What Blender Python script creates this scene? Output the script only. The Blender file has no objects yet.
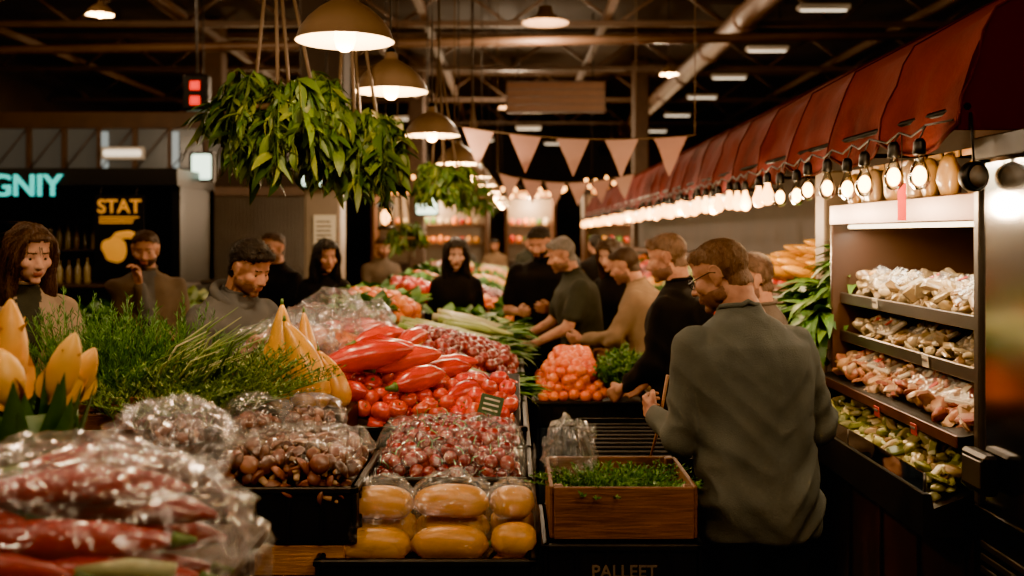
import bpy, bmesh, math, random
import numpy as np
from mathutils import Vector, Matrix, Euler, noise
R = random.Random(11)
sc = bpy.context.scene
try:
    sc.view_settings.view_transform = 'AgX'
    sc.view_settings.look = 'AgX - Punchy'
    sc.view_settings.exposure = 1.05
except Exception as e:
    print(e)
pi = math.pi
# ---------------------------------------------------------------- materials
def H(h):
    h = h.lstrip('#'); o = []
    for i in (0, 2, 4):
        c = int(h[i:i+2], 16)/255
        o.append(c/12.92 if c <= .04045 else ((c+.055)/1.055)**2.4)
    return (o[0], o[1], o[2], 1)

def M(name, cols, rough=.5, ns=0, nf=.4, bump=0, bs=30, island=False, metal=0, coat=0, sss=0, spec=.5, estr=0, ecol=None, stretch=None):
    m = bpy.data.materials.new(name); m.use_nodes = True
    nt = m.node_tree; N = nt.nodes; L = nt.links
    b = N['Principled BSDF']
    b.inputs['Roughness'].default_value = rough
    b.inputs['Metallic'].default_value = metal
    b.inputs['Coat Weight'].default_value = coat
    b.inputs['Coat Roughness'].default_value = .15
    b.inputs['Specular IOR Level'].default_value = spec
    if sss:
        b.inputs['Subsurface Weight'].default_value = sss
        b.inputs['Subsurface Radius'].default_value = (.012, .006, .003)
    cols = [H(c) for c in cols]
    b.inputs['Base Color'].default_value = cols[0]
    tc = N.new('ShaderNodeTexCoord')
    src = tc.outputs['Object']
    if stretch:
        mp = N.new('ShaderNodeMapping'); mp.inputs['Scale'].default_value = stretch
        L.new(src, mp.inputs['Vector']); src = mp.outputs['Vector']
    if len(cols) > 1:
        rp = N.new('ShaderNodeValToRGB')
        el = rp.color_ramp.elements
        while len(el) < len(cols): el.new(.5)
        for i, c in enumerate(cols):
            el[i].position = i/(len(cols)-1) if not (ns and not island) else .25+.5*i/(len(cols)-1)
            el[i].color = c
        fac = None
        if island:
            g = N.new('ShaderNodeNewGeometry'); fac = g.outputs['Random Per Island']
        if ns:
            n = N.new('ShaderNodeTexNoise'); n.inputs['Scale'].default_value = ns; n.inputs['Detail'].default_value = 4
            L.new(src, n.inputs['Vector'])
            if fac is None: fac = n.outputs['Fac']
            else:
                mx = N.new('ShaderNodeMix'); mx.inputs[0].default_value = nf
                L.new(fac, mx.inputs[2]); L.new(n.outputs['Fac'], mx.inputs[3]); fac = mx.outputs[0]
        L.new(fac, rp.inputs['Fac']); L.new(rp.outputs['Color'], b.inputs['Base Color'])
    if bump:
        n2 = N.new('ShaderNodeTexNoise'); n2.inputs['Scale'].default_value = bs; n2.inputs['Detail'].default_value = 5
        L.new(src, n2.inputs['Vector'])
        bp = N.new('ShaderNodeBump'); bp.inputs['Strength'].default_value = bump; bp.inputs['Distance'].default_value = .01
        L.new(n2.outputs['Fac'], bp.inputs['Height']); L.new(bp.outputs['Normal'], b.inputs['Normal'])
    if estr:
        b.inputs['Emission Color'].default_value = H(ecol) if ecol else cols[0]
        b.inputs['Emission Strength'].default_value = estr
    return m

def plastic_mat(name, base=.10, tint=(1, 1, 1, 1), wr=14, k=.42):
    m = bpy.data.materials.new(name); m.use_nodes = True
    nt = m.node_tree; N = nt.nodes; L = nt.links
    N.remove(N['Principled BSDF']); out = N['Material Output']
    tr = N.new('ShaderNodeBsdfTransparent'); tr.inputs['Color'].default_value = (.97, .97, .97, 1)
    gl = N.new('ShaderNodeBsdfGlossy'); gl.inputs['Roughness'].default_value = .15; gl.inputs['Color'].default_value = tint
    df = N.new('ShaderNodeBsdfDiffuse'); df.inputs['Color'].default_value = (.6*tint[0], .6*tint[1], .6*tint[2], 1)
    tc = N.new('ShaderNodeTexCoord')
    n = N.new('ShaderNodeTexNoise'); n.inputs['Scale'].default_value = wr; n.inputs['Detail'].default_value = 3; n.inputs['Distortion'].default_value = 1.2
    L.new(tc.outputs['Object'], n.inputs['Vector'])
    bp = N.new('ShaderNodeBump'); bp.inputs['Strength'].default_value = .9; bp.inputs['Distance'].default_value = .03
    L.new(n.outputs['Fac'], bp.inputs['Height'])
    L.new(bp.outputs['Normal'], gl.inputs['Normal'])
    lw = N.new('ShaderNodeLayerWeight'); lw.inputs['Blend'].default_value = .4
    L.new(bp.outputs['Normal'], lw.inputs['Normal'])
    ml = N.new('ShaderNodeMath'); ml.operation = 'MULTIPLY_ADD'; ml.inputs[1].default_value = k; ml.inputs[2].default_value = base; ml.use_clamp = True
    L.new(lw.outputs['Facing'], ml.inputs[0])
    mg = N.new('ShaderNodeMixShader'); mg.inputs[0].default_value = .75
    L.new(df.outputs[0], mg.inputs[1]); L.new(gl.outputs[0], mg.inputs[2])
    mx = N.new('ShaderNodeMixShader')
    L.new(ml.outputs[0], mx.inputs[0]); L.new(tr.outputs[0], mx.inputs[1]); L.new(mg.outputs[0], mx.inputs[2])
    L.new(mx.outputs[0], out.inputs['Surface'])
    return m

def glass_mat(name, rough=.05):
    m = bpy.data.materials.new(name); m.use_nodes = True
    nt = m.node_tree; N = nt.nodes; L = nt.links
    N.remove(N['Principled BSDF']); out = N['Material Output']
    tr = N.new('ShaderNodeBsdfTransparent'); tr.inputs['Color'].default_value = (.8, .82, .8, 1)
    gl = N.new('ShaderNodeBsdfGlossy'); gl.inputs['Roughness'].default_value = rough
    fr = N.new('ShaderNodeFresnel'); fr.inputs['IOR'].default_value = 1.3
    mx = N.new('ShaderNodeMixShader')
    L.new(fr.outputs[0], mx.inputs[0]); L.new(tr.outputs[0], mx.inputs[1]); L.new(gl.outputs[0], mx.inputs[2])
    L.new(mx.outputs[0], out.inputs['Surface'])
    return m

m_floor = M('concrete_floor', ['#1d1916', '#28221e', '#151210'], .6, ns=3, bump=.15, bs=20)
m_ceil = M('dark_ceiling', ['#241a13', '#30241a'], .8, ns=2)
m_steel = M('painted_steel_dark', ['#48362a', '#584232'], .55, ns=5)
m_duct = M('duct_metal', ['#553e2e', '#644a37'], .5, ns=6, metal=.2)
m_wall = M('wall_dark_plaster', ['#2b221b', '#362b22'], .8, ns=2, bump=.1)
m_cream = M('cream_panel', ['#7f6e5a', '#72624f'], .5, ns=3)
m_caseb = M('case_back_brown', ['#442d20', '#523827'], .4, ns=3)
m_white = M('white_enamel', ['#cfc6b8'], .4)
m_foam = M('white_foam_tray', ['#cfc5b2', '#bcb19a'], .4, island=True)
m_black = M('black_plastic', ['#0b0a0a', '#131110'], .5, ns=8, bump=.05, spec=.3)
m_blackr = M('black_rough_plastic', ['#0b0a0a', '#141211'], .85, ns=8, spec=.15)
m_blackm = M('black_metal', ['#0e0e0e'], .4, metal=.3, spec=.3)
m_wood = M('crate_wood', ['#4e2f17', '#663f22', '#402411'], .6, ns=5, bump=.3, bs=12, stretch=(1, 6, 14))
m_wood2 = M('crate_wood_pale', ['#80562f', '#9a6b40'], .6, ns=5, bump=.3, bs=12, stretch=(1, 6, 14))
m_stallw = M('stall_wood_dark', ['#21150d', '#321f12'], .55, ns=4, bump=.2, stretch=(1, 1, 8))
m_counter = M('counter_dark_wood', ['#24150d', '#3a2213'], .35, ns=3, stretch=(6, 1, 1))
m_brass = M('shelf_edge_copper', ['#553628', '#684436'], .35, ns=10, metal=.5)
m_ssteel = M('stainless_steel', ['#6f6b66'], .32, metal=.9)
m_shade = M('lamp_shade_enamel', ['#5f4934', '#6e563f'], .4, ns=4, coat=.2)
m_shadein = M('lamp_shade_inner', ['#d9bf93'], .5)
m_bulb = M('lit_bulb', ['#ffd9a0'], .3, estr=30, ecol='#ffb765')
m_bulb2 = M('lit_edison_bulb', ['#ffd9a0'], .3, estr=9, ecol='#ffa850')
m_tubeL = M('lit_tube', ['#fff3dc'], .3, estr=6, ecol='#ffe0ae')
m_tubeC = M('lit_ceiling_tube', ['#fff3dc'], .3, estr=1.3, ecol='#ffe9c8')
m_signL = M('lit_sign_panel', ['#e6fff4'], .4, estr=2.6, ecol='#d6f5d8')
m_win = M('bright_window_pane', ['#9fb0b4'], .3, estr=.4, ecol='#a9bcc0')
m_wind = M('dim_window_pane', ['#4e4c46'], .2, estr=.08, ecol='#8f8a7d')
m_teal = M('teal_neon', ['#2fe6d8'], .4, estr=.9, ecol='#2fc8c4')
m_red = M('red_led', ['#ff2a1c'], .4, estr=1.0, ecol='#ff1208')
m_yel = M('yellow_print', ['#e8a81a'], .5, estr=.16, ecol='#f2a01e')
m_glow = M('added_glow_panel', ['#ffb765'], .4, estr=2.5, ecol='#ff9d48')  # emissive strip for the added fronts at the far end
m_awn = M('awning_canvas', ['#4c140f', '#5b1a13', '#3b0d0a'], .9, ns=3, bump=.3, bs=60, spec=.12)
m_awn2 = M('awning_canvas_edge', ['#340b08'], .9, spec=.1)
m_bunt = M('bunting_cloth', ['#ab8a79', '#9b7567', '#8e6a5b'], .85, island=True, spec=.1)
m_rope = M('rope_jute', ['#4d3a26'], .9)
m_cord = M('cord_black', ['#17120e'], .6)
m_glass = glass_mat('clear_glass')
m_glassf = glass_mat('fridge_glass', .14)
m_pl = plastic_mat('clear_plastic_film', .04, k=.30)
m_pl2 = plastic_mat('clear_plastic_film_dense', .07, k=.34)
m_pl3 = plastic_mat('cloudy_plastic_film', .07, wr=8, k=.24)
# produce
m_tom = M('tomato_skin', ['#b01606', '#cc2d0a', '#c6420f', '#980e07'], .24, island=True, coat=.4, sss=.05)
m_pep = M('red_pepper_skin', ['#bc2008', '#d23c0e', '#a61604', '#cb2e0b'], .28, ns=8, nf=.4, island=True, coat=.3)
m_pepf = M('dark_red_pepper_skin', ['#7e0d09', '#981a0f', '#680a07'], .4, ns=6, island=True, coat=.15)
m_stem = M('green_stem', ['#3f5a1c', '#5a7728'], .5, island=True)
m_cher = M('dark_cherry_skin', ['#6a0b0c', '#8c1a14', '#4a080a', '#a52a1c'], .2, island=True, coat=.6)
m_onion = M('red_onion_skin', ['#5d0f12', '#7e1f1a', '#4a0a0c', '#93322c'], .28, island=True, coat=.3)
m_sq = M('yellow_squash_skin', ['#bc7c0a', '#ca8e16', '#b07008'], .38, ns=5, nf=.5, island=True, sss=.05)
m_gourd = M('yellow_gourd_skin', ['#c48606', '#d69c14', '#b47005'], .3, ns=4, nf=.5, island=True, coat=.3)
m_bud = M('yellow_bud', ['#c68a10', '#d6a836', '#bc7e0c', '#dab860'], .45, ns=9, nf=.6, island=True, sss=.05)
m_leafd = M('dark_leaf', ['#16300f', '#24451a', '#2f5420', '#10240b'], .5, island=True)
m_leafb = M('bright_leaf', ['#355c18', '#4a7820', '#284b12', '#668c2a'], .5, island=True)
m_herb = M('herb_green', ['#2f5c18', '#4e7d2c', '#234a16', '#679637'], .6, island=True)
m_rose = M('rosemary_green', ['#3f5c1a', '#61802e', '#2f4a16', '#809842'], .6, island=True)
m_hang = M('hanging_leaf', ['#324810', '#233c0b', '#4a5e15', '#182b08', '#646e1f'], .55, island=True, spec=.3)
m_mush = M('mushroom_brown', ['#5a2e1c', '#7a432b', '#3f2014', '#8a5536'], .5, island=True)
m_mushs = M('mushroom_stem', ['#b7956f', '#9b7553'], .6, island=True)
m_car = M('orange_peel_bright', ['#e05c06', '#f0780c', '#cc4c05'], .35, island=True, coat=.2)
m_leek = M('leek_pale', ['#a5ad66', '#839542', '#c2ba8e', '#628128'], .45, island=True)
m_ora = M('orange_peel', ['#dc6c0c', '#e88816', '#c45408'], .4, island=True)
m_cab = M('pale_cabbage', ['#8a974a', '#a5ad6c', '#6c8133'], .5, island=True)
m_wht = M('cauliflower_white', ['#bda97e', '#ab946a', '#cabd98'], .6, island=True)
m_egg = M('aubergine', ['#22101c', '#33162a'], .2, island=True, coat=.5)
m_deliw = M('wrapped_white_cheese', ['#b39a6c', '#9c7f4e', '#c3b084', '#7e5930', '#cbb994', '#8c4726'], .3, island=True, coat=.6, ns=14, nf=.3)
m_delip = M('pink_meat_cut', ['#9d422b', '#b87a52', '#8a331f', '#c2a078', '#ab7f4e', '#702c1a'], .35, island=True, coat=.5, ns=14, nf=.3)
m_delig = M('pickled_greens', ['#6b7326', '#968f40', '#4f5a1b', '#b3a26c', '#74511f'], .35, island=True, coat=.4)
m_paper = M('paper_tag', ['#c9c0a8'], .7)
m_redtag = M('red_price_tag', ['#a8240f'], .6)
m_snack = M('snack_bag', ['#a87424', '#b89352', '#7c4e18', '#c0ae8a'], .3, island=True, coat=.5)
m_blue = M('blue_grey_crate', ['#2c3c4c', '#384a5c'], .5, ns=8)
m_corr = M('corrugated_shutter', ['#453e37', '#554d44'], .6, ns=2)
m_yt = M('text_grey', ['#5a5046'], .6)
# people
m_skin = M('skin', ['#855540', '#a07054', '#ad7d60'], .6, ns=22, sss=.05, bump=.12, bs=120, spec=.25)
m_skin2 = M('skin_pale', ['#9c6c55', '#b0836a', '#ba9076'], .6, ns=22, sss=.05, bump=.08, bs=120, spec=.25)
m_stub = M('skin_stubble', ['#634536', '#7a5744'], .7, ns=160, bump=.4, bs=300, spec=.2)
m_lip = M('lips', ['#7c4236'], .5)
m_eye = M('eye_white', ['#7f766a'], .25)
m_iris = M('eye_iris', ['#120b08'], .15)
def hairm(n, *c): return M(n, list(c), .6, ns=60, bump=.8, bs=160, stretch=(1, 1, .3), spec=.3)
m_hbr = hairm('hair_brown', '#25170d', '#3c2615')
m_hbl = hairm('hair_light_brown', '#503829', '#6c4f39')
m_hdk = hairm('hair_dark', '#0c0806', '#1a120c')
m_hgr = hairm('hair_grey', '#4f4841', '#786e64')
def cloth(n, a, b): return M(n, [a, b], .9, ns=9, bump=.35, bs=260, spec=.15)
m_cgreen = cloth('sweater_olive_grey', '#444743', '#51544f')
m_cbeige = cloth('cloth_beige', '#705a43', '#82694f')
m_ccream = cloth('cloth_cream_knit', '#826f5a', '#948069')
m_cgrey = cloth('cloth_grey', '#444444', '#52514f')
m_cbrown = cloth('cloth_brown_grey', '#4c4136', '#5a4c3f')
m_cblack = cloth('cloth_black', '#0a0909', '#121010')
m_cdk = cloth('cloth_dark_green_grey', '#252622', '#32342e')
m_jean = cloth('denim_dark', '#0b0c10', '#14161b')

# ---------------------------------------------------------------- mesh builder
class MB:
    def __init__(s):
        s.V = []; s.F = []; s.MI = []; s.S = []; s.n = 0; s.mats = []
    def mi(s, m):
        if m not in s.mats: s.mats.append(m)
        return s.mats.index(m)
    def add(s, VF, mat, smooth=True):
        V, F = VF[0], VF[1]
        V = np.asarray(V, float)
        s.V.append(V); o = s.n
        FF = [tuple(i+o for i in f) for f in F]
        s.F += FF
        if isinstance(mat, list): s.MI += [int(q) for q in mat]
        else: s.MI += [s.mi(mat)]*len(FF)
        s.S += [smooth]*len(FF); s.n += len(V)
        return s
    def obj(s, name, parent=None):
        V = np.vstack(s.V)
        c = (V.min(0)+V.max(0))/2; c[2] = V[:, 2].min()
        if parent is not None: c[:] = 0
        me = bpy.data.meshes.new(name)
        me.from_pydata((V-c).tolist(), [], s.F)
        for m in s.mats: me.materials.append(m)
        me.polygons.foreach_set('material_index', s.MI)
        me.polygons.foreach_set('use_smooth', s.S)
        me.update()
        o = bpy.data.objects.new(name, me); o.location = c
        sc.collection.objects.link(o)
        if parent is not None:
            o.parent = parent
            o.matrix_parent_inverse = Matrix.Translation(-parent.location)
        return o

def rotm(rx, ry, rz): return np.array(Euler((rx, ry, rz)).to_matrix())
def XF(VF, loc=(0, 0, 0), rot=(0, 0, 0), s=1.0):
    V = np.asarray(VF[0], float)*np.asarray(s, float)
    V = V @ rotm(*rot).T + np.asarray(loc, float)
    return V, VF[1]
def AL(VF, loc, d, up='Y', s=1.0, spin=0):
    q = Vector(d).normalized().to_track_quat('Z', up).to_matrix()
    q = np.array(q) @ rotm(0, 0, spin)
    return (np.asarray(VF[0])*np.asarray(s, float)) @ q.T + np.asarray(loc, float), VF[1]

def lathe(prof, seg=16):
    V = []; F = []; rings = []
    for r, z in prof:
        if abs(r) < 1e-6:
            rings.append([len(V)]); V.append((0, 0, z))
        else:
            st = len(V)
            for i in range(seg):
                a = 2*pi*i/seg; V.append((r*math.cos(a), r*math.sin(a), z))
            rings.append(list(range(st, st+seg)))
    for A, B in zip(rings, rings[1:]):
        if len(A) == 1 and len(B) == 1: continue
        for i in range(seg):
            j = (i+1) % seg
            if len(A) == 1: F.append((A[0], B[j], B[i]))
            elif len(B) == 1: F.append((A[i], A[j], B[0]))
            else: F.append((A[i], A[j], B[j], B[i]))
    return np.array(V, float), F

def sph(seg=12, rings=8):
    return lathe([(math.sin(pi*i/rings), -math.cos(pi*i/rings)) if 0 < i < rings else (0, -1 if i == 0 else 1) for i in range(rings+1)], seg)
S_lo = sph(8, 5); S_md = sph(12, 8); S_hi = sph(20, 12); S_vhi = sph(48, 32)

def ell(c, r, rot=(0, 0, 0), base=None): return XF(base or S_hi, c, rot, r)

def tube(pts, rad, seg=8, cap=True):
    P = [Vector(p) for p in pts]; n = len(P)
    if not isinstance(rad, (list, tuple)): rad = [rad]*n
    V = []; F = []
    t = (P[1]-P[0]).normalized()
    ref = Vector((0, 0, 1)) if abs(t.z) < .9 else Vector((1, 0, 0))
    u = t.cross(ref).normalized()
    for i in range(n):
        if i == 0: t = (P[1]-P[0])
        elif i == n-1: t = (P[-1]-P[-2])
        else: t = (P[i+1]-P[i-1])
        t.normalize(); u = (u-t*u.dot(t)).normalized(); w = t.cross(u)
        r = rad[i]
        rx, ry = r if isinstance(r, tuple) else (r, r)
        for k in range(seg):
            a = 2*pi*k/seg
            V.append(tuple(P[i]+u*(rx*math.cos(a))+w*(ry*math.sin(a))))
    for i in range(n-1):
        for k in range(seg):
            j = (k+1) % seg
            F.append((i*seg+k, i*seg+j, (i+1)*seg+j, (i+1)*seg+k))
    if cap:
        F.append(tuple(range(seg))[::-1]); F.append(tuple((n-1)*seg+k for k in range(seg)))
    return np.array(V), F

def caps(p0, p1, r0, r1, seg=14):
    p0 = Vector(p0); p1 = Vector(p1); d = (p1-p0)
    if d.length < 1e-5: d = Vector((0, 0, 1e-3)); p1 = p0+d
    d.normalize()
    pts = [p0-d*r0, p0-d*r0*.87, p0-d*r0*.5, p0, (p0+p1)/2, p1, p1+d*r1*.5, p1+d*r1*.87, p1+d*r1]
    rad = [r0*.05, r0*.5, r0*.87, r0, (r0+r1)/2, r1, r1*.87, r1*.5, r1*.05]
    return tube(pts, rad, seg)

def box(x0, x1, y0, y1, z0, z1, bev=.004):
    sx, sy, sz = x1-x0, y1-y0, z1-z0
    b = min(bev, sx*.3, sy*.3, sz*.3)
    V = []; idx = {}
    for cx in (-1, 1):
        for cy in (-1, 1):
            for cz in (-1, 1):
                for ax in range(3):
                    p = [cx*sx/2, cy*sy/2, cz*sz/2]
                    for k, cc in enumerate((cx, cy, cz)):
                        if k != ax: p[k] -= cc*b
                    idx[(cx, cy, cz, ax)] = len(V); V.append(p)
    F = []
    for ax in range(3):
        o1, o2 = [k for k in range(3) if k != ax]
        for s in (-1, 1):
            f = []
            for a, c in ((-1, -1), (1, -1), (1, 1), (-1, 1)):
                k = [0, 0, 0]; k[ax] = s; k[o1] = a; k[o2] = c
                f.append(idx[(k[0], k[1], k[2], ax)])
            F.append(tuple(f))
    for ax in range(3):
        o1, o2 = [k for k in range(3) if k != ax]
        for a in (-1, 1):
            for c in (-1, 1):
                k0 = [0, 0, 0]; k0[ax] = -1; k0[o1] = a; k0[o2] = c
                k1 = list(k0); k1[ax] = 1
                F.append((idx[(*k0, o1)], idx[(*k1, o1)], idx[(*k1, o2)], idx[(*k0, o2)]))
    for cx in (-1, 1):
        for cy in (-1, 1):
            for cz in (-1, 1):
                F.append(tuple(idx[(cx, cy, cz, a)] for a in range(3)))
    V = np.array(V)+np.array([(x0+x1)/2, (y0+y1)/2, (z0+z1)/2])
    return V, F

def leaf(L=.1, W=.04, droop=.3, fold=.25, n=5, tipw=.8):
    V = []; F = []
    for i in range(n+1):
        t = i/n
        a = droop*t
        y = L*(t if abs(droop) < 1e-4 else math.sin(a)/droop); z = -L*(0 if abs(droop) < 1e-4 else (1-math.cos(a))/droop)
        w = W*.5*math.sin(pi*min(1, t**tipw*.96+.04))+.0006
        V += [(-w, y, z+w*fold), (0, y, z), (w, y, z+w*fold)]
    for i in range(n):
        for k in range(2):
            a = i*3+k; F.append((a, a+1, a+4, a+3))
    return np.array(V), F

def newell(VF, amp, fr, seed=0, ridged=False, stretch=(1, 1, 1)):
    V = np.array(VF[0]); c = V.mean(0); o = Vector((seed*3.7, seed*1.3, seed*7.1))
    for i in range(len(V)):
        v = Vector(V[i]*np.array(stretch))*fr+o
        n = noise.noise(v)
        if ridged: n = 1-2*abs(n)*1.6
        d = V[i]-c; l = np.linalg.norm(d)+1e-9
        V[i] += d/l*amp*n
    return V, VF[1]

def rnd(a, b): return R.uniform(a, b)

# ---------------------------------------------------------------- generic containers
def crate_plastic(mb, x0, x1, y0, y1, z0, z1, mat=None, t=.014):
    mat = mat or m_black
    mb.add(box(x0, x1, y0, y1, z0, z0+t), mat, False)
    for a in ((x0, x1, y0, y0+t), (x0, x1, y1-t, y1), (x0, x0+t, y0, y1), (x1-t, x1, y0, y1)):
        mb.add(box(*a, z0, z1), mat, False)
    r = .012
    for a in ((x0-r, x1+r, y0-r, y0+t), (x0-r, x1+r, y1-t, y1+r), (x0-r, x0+t, y0-r, y1+r), (x1-t, x1+r, y0-r, y1+r)):
        mb.add(box(*a, z1-.02, z1, .004), mat, False)
    n = max(2, int((x1-x0)/.09))
    for i in range(n+1):
        x = x0+(x1-x0)*i/n
        mb.add(box(x-.005, x+.005, y0-.008, y0, z0, z1-.02, .002), mat, False)
    n = max(2, int((y1-y0)/.09))
    for i in range(n+1):
        y = y0+(y1-y0)*i/n
        mb.add(box(x1, x1+.008, y-.005, y+.005, z0, z1-.02, .002), mat, False)

def crate_wood(mb, x0, x1, y0, y1, z0, z1, slats=2, mat=None):
    mat = mat or m_wood; t = .012
    for (cx, cy) in ((x0+.015, y0+.015), (x1-.015, y0+.015), (x0+.015, y1-.015), (x1-.015, y1-.015)):
        mb.add(box(cx-.014+.0, cx+.014, cy-.014, cy+.014, z0, z1-.002), mat, False)
    h = (z1-z0)/slats
    for i in range(slats):
        a = z0+i*h+.004; b = z0+(i+1)*h-.004
        mb.add(box(x0, x1, y0-t, y0, a, b, .003), mat, False); mb.add(box(x0, x1, y1, y1+t, a, b, .003), mat, False)
        mb.add(box(x0-t, x0, y0, y1, a, b, .003), mat, False); mb.add(box(x1, x1+t, y0, y1, a, b, .003), mat, False)
    n = 4
    for i in range(n):
        a = y0+(y1-y0)*i/n+.005; b = y0+(y1-y0)*(i+1)/n-.005
        mb.add(box(x0, x1, a, b, z0, z0+t, .003), mat, False)

# ---------------------------------------------------------------- produce
T_tom = lathe([(0, .62), (.12, .66), (.3, .76), (.55, .76), (.8, .58), (.97, .25), (1, -.05), (.92, -.4), (.72, -.68), (.4, -.83), (0, -.86)], 18)
def tomato(mb, c, r, mat=None):
    rx, ry, rz = rnd(-.9, .9), rnd(-.9, .9), rnd(0, 6)
    mb.add(XF(T_tom, c, (rx, ry, rz), (r, r, r*rnd(.85, 1))), mat or m_tom)
    m = rotm(rx, ry, rz)
    top = np.array(c)+m @ np.array([0, 0, r*.62])
    for k in range(5):
        lf = leaf(r*.55, r*.2, .9, .2, 3)
        V = lf[0] @ rotm(0, 0, k*2*pi/5).T @ m.T + top
        mb.add((V, lf[1]), m_stem)
    mb.add(tube([tuple(top), tuple(top+m @ np.array([0, r*.05, r*.3]))], r*.06, 5), m_stem)

def longpod(mb, c, L, r, yaw, pitch=0, bend=.2, mat=None, stem=True, seg=12, tip=.15, neck=.55):
    n = 12; pts = []; rad = []
    d = Vector((math.cos(yaw)*math.cos(pitch), math.sin(yaw)*math.cos(pitch), math.sin(pitch)))
    s = Vector((-math.sin(yaw), math.cos(yaw), .35)).normalized()
    for i in range(n+1):
        t = i/n
        pts.append(Vector(c)+d*(L*(t-.5))+s*(bend*L*(4*t*(1-t)-.6)*.5))
        q = math.sin(pi*min(1, .07+t*.93))**.4 if t < .5 else 1
        w = (neck+(1-neck)*math.sin(min(1, t*2.2)*pi/2))*(1 if t < .6 else (1-((t-.6)/.4)**2*(1-tip)))
        if i == 0: w = neck*.5
        rad.append(r*w*q*(1+.05*math.sin(i*2.1+L*30)))
    mb.add(tube([tuple(p) for p in pts], rad, seg), mat)
    if stem:
        p = pts[0]
        mb.add(tube([tuple(p+d*.01), tuple(p-d*.008), tuple(p-d*.035+s*.008)], [r*.45, r*.3, r*.14], 7), m_stem)
    return pts

def squash(mb, c, L, r, yaw, mat):
    n = 12; pts = []; rad = []
    d = Vector((math.cos(yaw), math.sin(yaw), 0))
    for i in range(n+1):
        t = i/n
        pts.append(tuple(Vector(c)+d*(L*(t-.5))+Vector((0, 0, .012*math.sin(pi*t)))))
        rad.append(r*max(.12, (1-abs(2*t-1)**3.2)**.5)*(.9+.1*t))
    mb.add(tube(pts, rad, 16), mat)
    mb.add(tube([pts[0], tuple(Vector(pts[0])-d*.02)], [r*.2, r*.14], 6), m_stem)

def gourd(mb, c, h, r, lean=(0, 0), mat=None):
    n = 14; pts = []; rad = []
    prof = [.25, .75, .95, 1, .99, .95, .9, .84, .78, .7, .61, .5, .38, .24, .07]
    for i in range(n+1):
        t = i/n
        pts.append((c[0]+lean[0]*h*t*t, c[1]+lean[1]*h*t*t, c[2]+h*t)); rad.append(r*prof[i])
    V, F = tube(pts, rad, 18)
    mb.add((V, F), mat or m_gourd)
    mb.add(tube([pts[-1], (pts[-1][0], pts[-1][1], pts[-1][2]+.02)], [r*.1, r*.06], 6), m_stem)

def grid_pts(x0, x1, y0, y1, sp):
    o = []; y = y0; k = 0
    while y <= y1:
        x = x0+(sp/2 if k % 2 else 0)
        while x <= x1:
            o.append((x+rnd(-.2, .2)*sp, y+rnd(-.2, .2)*sp)); x += sp
        y += sp*.87; k += 1
    return o

def mound(x, y, x0, x1, y0, y1, m):
    u = min(1, max(0, (x-x0)/(x1-x0))); v = min(1, max(0, (y-y0)/(y1-y0)))
    return m*(max(0, math.sin(pi*u)*math.sin(pi*v)))**.6

def fill_round(mb, x0, x1, y0, y1, h, r, mat, m=.05, layers=2, base=None, stems=False, jit=.12):
    for l in range(layers):
        for x, y in grid_pts(x0+r+l*r, x1-r-l*r*.5, y0+r+l*r*.4, y1-r, r*1.85):
            z = h(x, y)+mound(x, y, x0, x1, y0, y1, m)+r*.8+l*r*1.15+rnd(-.15, .15)*r
            rr = r*rnd(1-jit, 1+jit)
            mb.add(XF(base or T_tom, (x, y, z), (rnd(-2, 2), rnd(-2, 2), rnd(0, 6)), rr), mat)
            if stems and R.random() < .4:
                a = rnd(0, 6)
                mb.add(tube([(x, y, z+rr*.6), (x+.01*math.cos(a), y+.01*math.sin(a), z+rr*1.6), (x+.03*math.cos(a), y+.03*math.sin(a), z+rr*2)], .0016, 4), m_stem)

def fill_stalks(mb, x0, x1, y0, y1, h, mat, lmat, r=.018, m=.05, n=None, L=.5, dirx=1, tl=True, yaw=0.0):
    n = n or int((y1-y0)/(r*1.2))*2
    for i in range(n):
        y = rnd(y0, y1); xc = (x0+x1)/2+rnd(-.1, .1)*(x1-x0)
        l = (x1-x0)*rnd(.6, .8)
        dy = rnd(-.05, .05)+math.sin(yaw)*l*.5
        a = Vector((xc-l/2, y-dy, h(xc-l/2, y)+r+m*.7+rnd(0, .04))); b = Vector((xc+l/2, y+dy, h(xc+l/2, y)+r+m*.7+rnd(0, .04)))
        if dirx < 0: a, b = b, a
        mid = (a+b)/2+Vector((0, 0, .015))
        mb.add(tube([tuple(a), tuple((a+mid)/2), tuple(mid), tuple(b)], [r*1.05, r*.9, r*.8, r*.6], 8), mat)
        d = (b-a).normalized()
        if tl:
            for k in range(3):
                lf = leaf(rnd(.12, .22), rnd(.02, .035), rnd(.2, 1.0), .4, 4)
                ya = math.atan2(d.y, d.x)-pi/2+rnd(-.3, .3)
                mb.add(XF(lf, tuple(b-d*.02), (rnd(0, .5), rnd(-.5, .5), ya)), lmat)

def rosette(mb, c, r, mat, n=14):
    for k in range(n):
        a = k*2.4+rnd(-.3, .3); t = k/n
        lf = leaf(r*rnd(.9, 1.25), r*rnd(.6, .85), rnd(.3, 1.1), .35, 5, .9)
        V = np.array(lf[0]); V[:, 2] += .08*r*np.sin(V[:, 1]*40/r*.1+k)*np.sign(V[:, 0])
        mb.add(XF((V, lf[1]), c, (1.25-1.15*t, rnd(-.2, .2), a)), mat)

def fill_leafy(mb, x0, x1, y0, y1, h, mat, r=.1, m=.05, n=14):
    for x, y in grid_pts(x0+r*.4, x1-r*.4, y0+r*.4, y1-r*.4, r*1.15):
        rosette(mb, (x, y, h(x, y)+mound(x, y, x0, x1, y0, y1, m)+.01), r*rnd(.85, 1.15), mat, n)

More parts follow.
